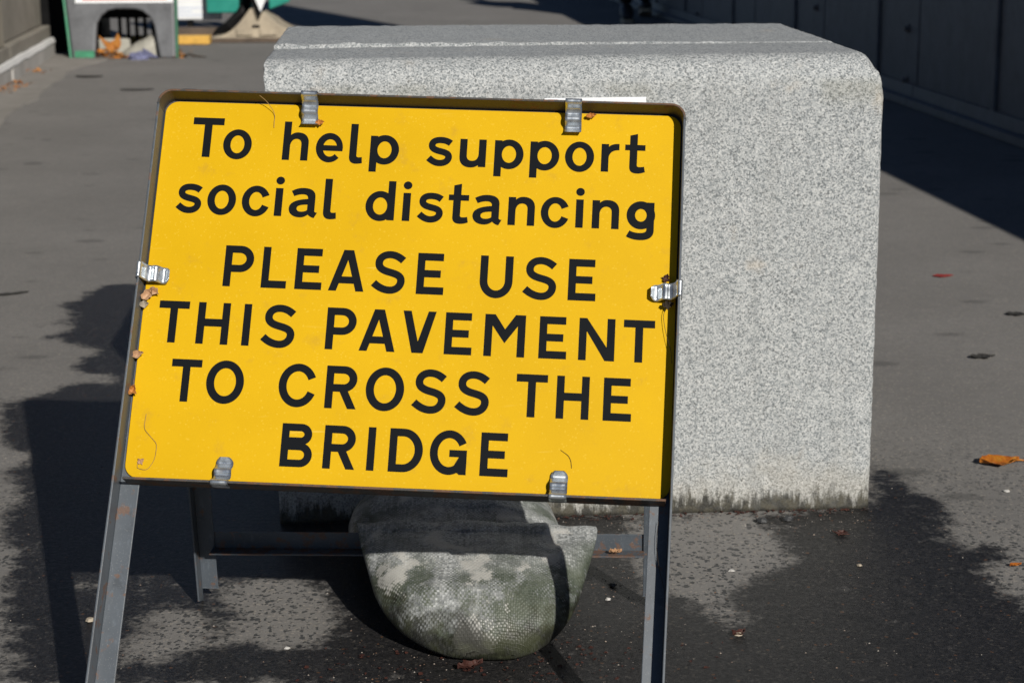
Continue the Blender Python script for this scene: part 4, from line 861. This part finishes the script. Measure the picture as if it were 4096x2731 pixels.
# ------------------------------------------------------------------ far left: boards, barrier, litter
def AB(x, y, z): return np.array([x, y, z])
ab = empty('a_board', (-2.16, 11.1, 0), 'grey plastic pavement board with green edges and an arched foot opening', 'board')
def leanF(x, z, d): return np.array([x, 10.92 + z * .22 + d, z])      # front panel leans back
XA0, XA1 = -2.452, -1.872
arch = [(XA0 + .0 + .145, .0)]
outl = [(XA0, 0), (XA0 + .128, 0), (XA0 + .135, .12), (XA0 + .142, .19), (XA0 + .17, .235), (XA0 + .205, .262), (XA0 + .25, .272), (XA0 + .36, .270), (XA0 + .40, .258), (XA0 + .44, .225), (XA0 + .462, .18), (XA0 + .475, .10), (XA0 + .49, 0), (XA1, 0), (XA1, 1.05), (XA0, 1.05)]
mb = MB(); mb.extrude([(a - (.115 * b if a == XA0 else .02 * b), b) for a, b in outl], lambda a, b, d: leanF(a, b, d), 0, .05)
bevel(mb.make('front_panel', M_GREYP, ab), .012, 3)
for s_, xx in ((-1, XA0), (1, XA1)):
    mb = MB(); x0, x1 = (xx - .016, xx - .003) if s_ < 0 else (xx + .002, xx + .010)
    mb.box(x0, x1, 0, .055, .0, 1.06, lambda p: leanF(p[0] - (.115 * p[2] if s_ < 0 else .02 * p[2]), p[2], p[1])); bevel(mb.make('edge_rail', M_GREEN, ab), .006)
mb = MB(); mb.box(XA0 + .015, XA0 + .125, -.006, -.0005, .008, .045, lambda p: leanF(p[0], p[2], p[1])); mb.make('foot_strip', M_GREEN, ab)
mb = MB(); mb.box(XA0 + .02, XA1 - .012, -.006, -.0005, .305, .98, lambda p: leanF(p[0], p[2], p[1])); po = mb.make('poster', M_WHITE, ab)
mb = MB(); mb.box(XA0 + .06, XA1 - .045, -.0085, -.0065, .321, .42, lambda p: leanF(p[0], p[2], p[1])); mb.make('red_band', M_RED, po)
mb = MB()
for a, b in ((XA0 - .07, XA0 + .03), (XA1 - .20, XA1 - .10)): mb.box(a, b, 0, .03, 0, 1.03, lambda p: np.array([p[0], 11.43 - p[2] * .24 + p[1], p[2]]))
mb.box(XA0 + .03, XA1 - .20, 0, .03, .195, 1.03, lambda p: np.array([p[0], 11.43 - p[2] * .24 + p[1], p[2]])); bevel(mb.make('rear_panel', M_BLACKST, ab), .008)

gt = empty('black_gate', (-2.4, 11.75, 0), 'black steel gate with vertical bars and a black panel standing for shade behind the pavement board', 'gate')
bevel(MB().box(-2.98, -2.44, 11.42, 11.50, .0, 1.3).make('shade_panel', M_BLACKST, gt), .006)  # solid black sheet added for the shade between wall and board
for i, x in enumerate((-2.335, -2.285, -2.235, -2.185, -2.135)): MB().tube([(x, 11.72, .02), (x, 11.72, 1.28)], .011, 8).make('bar', M_BLACKST, gt)
bevel(MB().box(-2.44, -2.08, 11.70, 11.74, .225, .33).make('rail', M_BLACKST, gt), .004)
bevel(MB().box(-2.44, -2.08, 11.70, 11.74, 1.22, 1.28).make('rail', M_BLACKST, gt), .004)
bevel(MB().box(-2.44, -2.40, 11.50, 11.76, .0, 1.3).make('gate_post', M_BLACKST, gt), .004)
bevel(MB().box(-2.12, -2.07, 11.70, 11.76, .0, 1.3).make('gate_post', M_BLACKST, gt), .004)

wb = empty('white_board', (-2.0, 12.62, 0), 'white panel board on a black post right of the pavement board', 'board')
bevel(MB().box(-2.158, -1.852, 12.60, 12.63, .105, .80).make('panel', M_WHITE, wb), .012, 3)
M_PALE = simple('pale_print', (.50, .56, .68), .5, var=.05)
for z, a, b in ((.155, -2.14, -2.04), (.178, -2.15, -1.87), (.132, -2.15, -1.90)):
    MB().box(a, b, 12.5985, 12.5995, z, z + .008).make('print_line', M_PALE, wb)
bevel(MB().box(-2.085, -2.045, 12.631, 12.67, .0, .8).make('post', M_BLACKST, wb), .003)
bevel(MB().box(-2.20, -1.86, 12.40, 12.56, .0, .066).make('foot', M_TIMBER, wb), .01)
MB().box(-2.08, -2.05, 12.55, 12.64, .02, .05).make('stay', M_BLACKST, wb)

yb = MB().box(-2.36, -1.83, 0, .10, .002, .055, lambda p: np.array([p[0], 11.90 - .06 * (p[0] + 2) + p[1], p[2]])).make('yellow_board', M_YBOARD)
bevel(yb, .006); tag(yb, 'yellow painted board lying on the ground behind the white panel board', 'board')
tb = MB().box(-1.86, -1.20, 0, .10, .002, .022, lambda p: np.array([p[0], 12.02 - .06 * (p[0] + 1.5) + p[1], p[2]])).make('timber_batten', M_TIMBER)
bevel(tb, .004); tag(tb, 'thin brown timber batten on the ground in front of the tan barrier foot', 'timber')
MB2 = MB().box(-2.38, -2.2, 0, .05, .001, .085, lambda p: np.array([p[0], 11.3 + p[1], p[2]])).make('grey_brick', M_LUMP)
bevel(MB2, .006); tag(MB2, 'grey brick standing behind the big dry leaf under the pavement board', 'brick')

ba = empty('crowd_barrier', (-1.58, 12.45, 0), 'teal plastic barrier panel standing in a tan rubber foot', 'barrier')
fo = [(-1.865, .003), (-1.865, .022), (-1.80, .032), (-1.74, .062), (-1.68, .115), (-1.64, .165), (-1.615, .198), (-1.602, .196), (-1.592, .155), (-1.578, .118), (-1.566, .118), (-1.548, .16), (-1.535, .182), (-1.50, .155), (-1.44, .105), (-1.38, .07), (-1.33, .045), (-1.29, .03), (-1.28, .003), (-1.50, .003), (-1.515, .018), (-1.64, .018), (-1.655, .003)]
mb = MB(); mb.extrude(fo, lambda a, b, d: np.array([a, 12.17 + d, b]), 0, .30); bevel(mb.make('foot', M_TAN, ba), .01, 2)
for x0, x1 in ((-1.70, -1.60), (-1.555, -1.45)):
    bevel(MB().box(x0, x1, 12.155, 12.1685, .035, .075).make('foot_rib', M_TAN, ba), .004)
MB().box(-1.60, -1.555, 12.16, 12.169, .085, .098).make('foot_slot', M_BLACKST, ba)
mb = MB(); mb.extrude([(-1.574, .105), (-1.55, .20), (-1.53, .30), (-1.53, 1.0), (-1.63, 1.0), (-1.63, .30), (-1.60, .20)], lambda a, b, d: np.array([a, 12.26 + d, b]), 0, .06); mb.make('post', M_BLACKST, ba)
mb = MB(); mb.extrude([(-1.555, .175), (-1.50, .30), (-1.50, .5), (-1.60, .5), (-1.605, .30)], lambda a, b, d: np.array([a, 12.23 + d, b]), 0, .025); mb.make('white_marker', M_WHITE, ba)
bevel(MB().box(-1.93, -1.64, 12.48, 12.53, .155, 1.0).make('panel', M_TEAL, ba), .01)
bevel(MB().box(-1.51, -1.38, 12.30, 12.35, .185, 1.0, lambda p: np.array([p[0], p[1], p[2] + (p[0] + 1.51) * .35 * (p[2] < .5)])).make('panel', M_TEAL, ba), .01)
bevel(MB().box(-1.93, -1.38, 12.36, 12.44, .62, .70).make('rail', M_TEAL, ba), .008)
MB().tube([(-1.94, 12.50, .01), (-1.86, 12.42, .03), (-1.78, 12.40, .08), (-1.70, 12.42, .16), (-1.66, 12.46, .25)], .032, 8).make('strut', M_BLACKST, ba)

# grey rubble lump, blue cloth, big dry leaf and litter under the board
def lump(name, base, sx_, sy_, sz_, m_, label, cat, seed, rough=.25, n=22):
    V = []; F = []; nr = n // 2
    for i in range(nr + 1):
        for k in range(n):
            a = math.pi * .5 * i / nr; b = 2 * math.pi * k / n
            q = 1 + rough * mnoise.noise((math.cos(b) * 1.6 + seed, math.sin(b) * 1.6, math.cos(a) * 2)) + rough * .4 * mnoise.noise((math.cos(b) * 5 + seed, math.sin(b) * 5, math.cos(a) * 6))
            V.append((base[0] + sx_ * q * math.sin(a) * math.cos(b), base[1] + sy_ * q * math.sin(a) * math.sin(b), base[2] + sz_ * q * math.cos(a)))
    for i in range(nr):
        for k in range(n): F.append((i * n + k, (i + 1) * n + k, (i + 1) * n + (k + 1) % n, i * n + (k + 1) % n))
    o = mk(name, V, F, m_, org=tuple(base)); return tag(o, label, cat)
mb = MB(); pts = [(-2.21, .0), (-2.19, .035), (-2.10, .085), (-2.05, .115), (-1.985, .142), (-1.965, .128), (-1.95, .08), (-1.945, .0)]
V = []; F = []; nd = 9; npt = 30
pp = np.array(pts); tq = np.linspace(0, len(pp) - 1, npt); px_ = np.interp(tq, range(len(pp)), pp[:, 0]); pz_ = np.interp(tq, range(len(pp)), pp[:, 1])
for j in range(nd):
    f_ = math.sin(math.pi * (.08 + .84 * j / (nd - 1))) ** .5
    for i in range(npt):
        nz = mnoise.noise((px_[i] * 22, j * .7, pz_[i] * 22)) * .010
        V.append((-2.07 + (px_[i] + 2.07) * f_, 10.99 + .022 * j + nz, max(0, pz_[i] * f_ + nz * (pz_[i] > .005))))
for j in range(nd - 1):
    for i in range(npt - 1): a = j * npt + i; F.append((a, a + 1, a + npt + 1, a + npt))
F += [tuple(range(npt)), tuple(range((nd - 1) * npt, nd * npt))[::-1]]
tag(mk('rubble_lump', V, F, M_LUMP), 'pale grey wedge of rubble under the arch of the pavement board', 'rubble')
lump('blue_cloth', (-2.075, 10.868, 0), .068, .045, .034, M_RAG, 'crumpled blue cloth on the ground in front of the rubble wedge', 'cloth', 3, .45)
rg = [o for o in COL.objects if o.name == 'blue_cloth'][0]
mb = MB(); mb.add([(-2.055, 10.862, .015), (-2.04, 10.845, .065), (-2.005, 10.85, .045), (-1.955, 10.86, .010), (-1.97, 10.89, .002), (-2.03, 10.90, .02)], [(0, 1, 2), (0, 2, 3), (0, 3, 4), (0, 4, 5), (0, 5, 1), (1, 5, 2), (2, 5, 4), (2, 4, 3)])
mb.make('fold', M_RAG, rg)
# big dry leaf leaning on the brick
Vl = [(-.075, 0, .075), (-.055, 0, .045), (-.03, 0, .05), (-.01, 0, .042), (.012, 0, .05), (.035, 0, .085), (.048, 0, .07), (.055, 0, .035), (.045, 0, .012), (.02, 0, 0), (-.01, 0, .004), (-.04, 0, .02)]
mb = MB(); ctr = (0, -.012, .032)
Vv = [(-2.275 + a, 11.16 + .10 * c_ + .01 * math.sin(a * 90), c_ * 1.15 + .026) for a, b, c_ in Vl] + [(-2.275, 11.165, .06)]
mb.add(Vv, [(i, (i + 1) % 12, 12) for i in range(12)]); bl2 = mb.make('dry_leaf', M_LITTER); sm = bl2.modifiers.new('thick', 'SOLIDIFY'); sm.thickness = .0012
tag(bl2, 'big orange brown dry leaf standing under the pavement board', 'leaf')
V = []; F = []
def litter(cx_, cy_, sx_, sy_, n_, hz, r0=.016):
    for _ in range(n_):
        x = random.gauss(cx_, sx_); y = random.gauss(cy_, sy_); z = .002 + hz * random.random() * math.exp(-((x - cx_) / (sx_ * 1.4)) ** 2)
        r = r0 * (.5 + random.random()); a = random.random() * 6.28; tx, ty = random.uniform(-.7, .7), random.uniform(-.7, .7); b = len(V)
        for k in range(5):
            t = a + k * 1.257; q = r * random.uniform(.6, 1.1); dx, dy = q * math.cos(t), q * math.sin(t) * .7
            V.append((x + dx, y + dy, max(.001, z + dx * tx + dy * ty)))
        F.append(tuple(range(b, b + 5)))
litter(-2.27, 10.99, .05, .05, 90, .05); litter(-2.15, 10.93, .05, .02, 60, .015, .011); litter(-1.945, 11.02, .02, .05, 30, .03, .012); litter(-1.86, 10.98, .03, .03, 26, .02, .012)
for s_ in (-.55, -.7, -.9, .1): q = along(LW0, s_, .03); litter(q[0], q[1], .04, .08, 26, .02, .012)
litter(-1.45, 12.12, .06, .02, 26, .006, .014); litter(-1.98, 11.2, .08, .12, 30, .01, .014)
ll = mk('leaf_litter', V, F, M_LITTER, org=(0, 0, 0)); tag(ll, 'orange brown leaf litter gathered by the boards and the parapet foot', 'leaf litter', kind='stuff')
litter_tw = MB().tube([(-1.845, 10.96, .008), (-1.80, 10.95, .02), (-1.76, 10.93, .012), (-1.70, 10.92, .006)], [.007, .006, .005, .003], 6)
tag(litter_tw.make('twig', M_DKTWIG), 'dark twig on the ground right of the pavement board foot', 'twig')

# ------------------------------------------------------------------ person on the far footway (one foot shows)
pe = empty('person', (.90, 13.85, 0), 'person in black trousers and dark shoes walking on the far footway', 'person')
def skin(name, pts, edges, rad, m_, parent, root=0, lv=2):
    me = bpy.data.meshes.new(name); o0 = ORG[parent.name]
    me.from_pydata([tuple(np.array(p) - o0) for p in pts], edges, []); me.materials.append(m_)
    o = bpy.data.objects.new(name, me); COL.objects.link(o); o.parent = parent; ORG[o.name] = o0
    sk = o.modifiers.new('skin', 'SKIN'); sk.use_smooth_shade = True
    for i, r in enumerate(rad):
        d = me.skin_vertices[0].data[i]; d.radius = r if hasattr(r, '__len__') else (r, r); d.use_root = (i == root)
    ss = o.modifiers.new('sub', 'SUBSURF'); ss.levels = lv; ss.render_levels = lv
    return o
px0, py0 = .90, 13.80
body = [(px0, py0, .92), (px0, py0, 1.12), (px0, py0, 1.34), (px0, py0, 1.46), (px0, py0 + .01, 1.55), (px0, py0 + .015, 1.66), (px0, py0 + .01, 1.74),
        (px0 - .09, py0, .88), (px0 - .085, py0 - .06, .50), (px0 - .08, py0 - .03, .11), (px0 + .09, py0, .88), (px0 + .085, py0 + .22, .50), (px0 + .08, py0 + .40, .12),
        (px0 - .18, py0, 1.40), (px0 - .23, py0 + .03, 1.14), (px0 - .22, py0 + .14, .92), (px0 + .18, py0, 1.40), (px0 + .23, py0 - .04, 1.14), (px0 + .22, py0 + .04, .92)]
BE = [(0, 1), (1, 2), (2, 3), (3, 4), (4, 5), (5, 6), (0, 7), (7, 8), (8, 9), (0, 10), (10, 11), (11, 12), (2, 13), (13, 14), (14, 15), (2, 16), (16, 17), (17, 18)]
BR = [(.13, .09), (.12, .085), (.15, .10), (.06, .06), (.05, .055), (.078, .095), (.05, .06), .080, .055, .042, .080, .055, .042, .05, .04, .028, .05, .04, .028]
skin('body', body, BE, BR, M_SKIN, pe)
li = [0, 7, 8, 9, 10, 11, 12]
skin('trousers', [body[i] for i in li], [(0, 1), (1, 2), (2, 3), (0, 4), (4, 5), (5, 6)], [(.16, .12), .108, .078, .062, .108, .078, .062], M_TROUS, pe)
ti = [0, 1, 2, 3, 13, 14, 15, 16, 17, 18]; tp = [body[i] for i in ti]; tp[0] = (px0, py0, .90)
for i_, j_ in ((6, 5), (9, 8)): tp[i_] = tuple(np.array(tp[j_]) + (np.array(tp[i_]) - np.array(tp[j_])) * .85)
skin('jacket', tp, [(0, 1), (1, 2), (2, 3), (2, 4), (4, 5), (5, 6), (2, 7), (7, 8), (8, 9)], [(.185, .14), (.172, .135), (.195, .14), (.085, .085), .075, .062, .048, .075, .062, .048], M_JACK, pe)
for sx_ in (-.032, .032): lump('eye', (px0 + sx_, py0 - .082, 1.655), .011, .008, .009, M_HAIR, None, None, 2, .02).parent = pe
for o in [o for o in COL.objects if o.name.startswith('eye')]: o.location = tuple(np.array(o.location) - ORG[pe.name])
lump('hair', (px0, py0 + .035, 1.665), .092, .105, .125, M_HAIR, None, None, 7, .1).parent = pe
hr = COL.objects['hair']; hr.location = tuple(np.array((px0, py0 + .035, 1.665)) - ORG[pe.name])
def shoe(cx_, cy_, z0, pitch, toe):
    T = lambda p: np.array([cx_ + p[0], cy_ + p[1] * math.cos(pitch) * toe - p[2] * math.sin(pitch) * toe * .0, z0 + p[2] + max(0, p[1] * math.sin(pitch))])
    V = []; F = []; ny_, na = 12, 12
    for i in range(ny_ + 1):
        t = i / ny_; y = -.08 + .27 * t; w_ = .036 + .014 * math.sin(math.pi * min(1, t * 1.05)) ; h = .075 * (1 - t ** 1.5) + .045 * t ** .5 * (1 - t) + .028
        if t > .93: w_ *= .75
        for k in range(na):
            a = 2 * math.pi * k / na; V.append(T((w_ * math.cos(a), y, .022 + h * .5 + h * .5 * math.sin(a))))
    for i in range(ny_):
        for k in range(na): F.append((i * na + k, i * na + (k + 1) % na, (i + 1) * na + (k + 1) % na, (i + 1) * na + k))
    F += [tuple(range(na))[::-1], tuple(range(ny_ * na, ny_ * na + na))]
    s_ = mk('shoe', V, F, M_SHOE, pe, smooth=True)
    mb = MB(); mb.extrude([(-.038, -.085), (.038, -.085), (.046, .02), (.046, .12), (.03, .188), (-.03, .188), (-.046, .12), (-.046, .02)], lambda a, b, d: T((a, b, d)), .0, .024)
    mk('sole', mb.v, mb.f, M_SOLE, s_)
    mb = MB(); mb.box(-.048, .048, .03, .06, .05, .085, T); mk('strap', mb.v, mb.f, M_SOLE, s_)
shoe(px0 - .08, py0 - .06, .001, 0, -1); shoe(px0 + .08, py0 + .42, .004, .25, -1)
lump('ankle', (px0 - .08, py0 - .05, .075), .038, .05, .055, M_SKIN, None, None, 5, .05).parent = pe
an = COL.objects['ankle']; an.location = tuple(np.array((px0 - .08, py0 - .05, .075)) - ORG[pe.name])
bpy.context.view_layer.update()
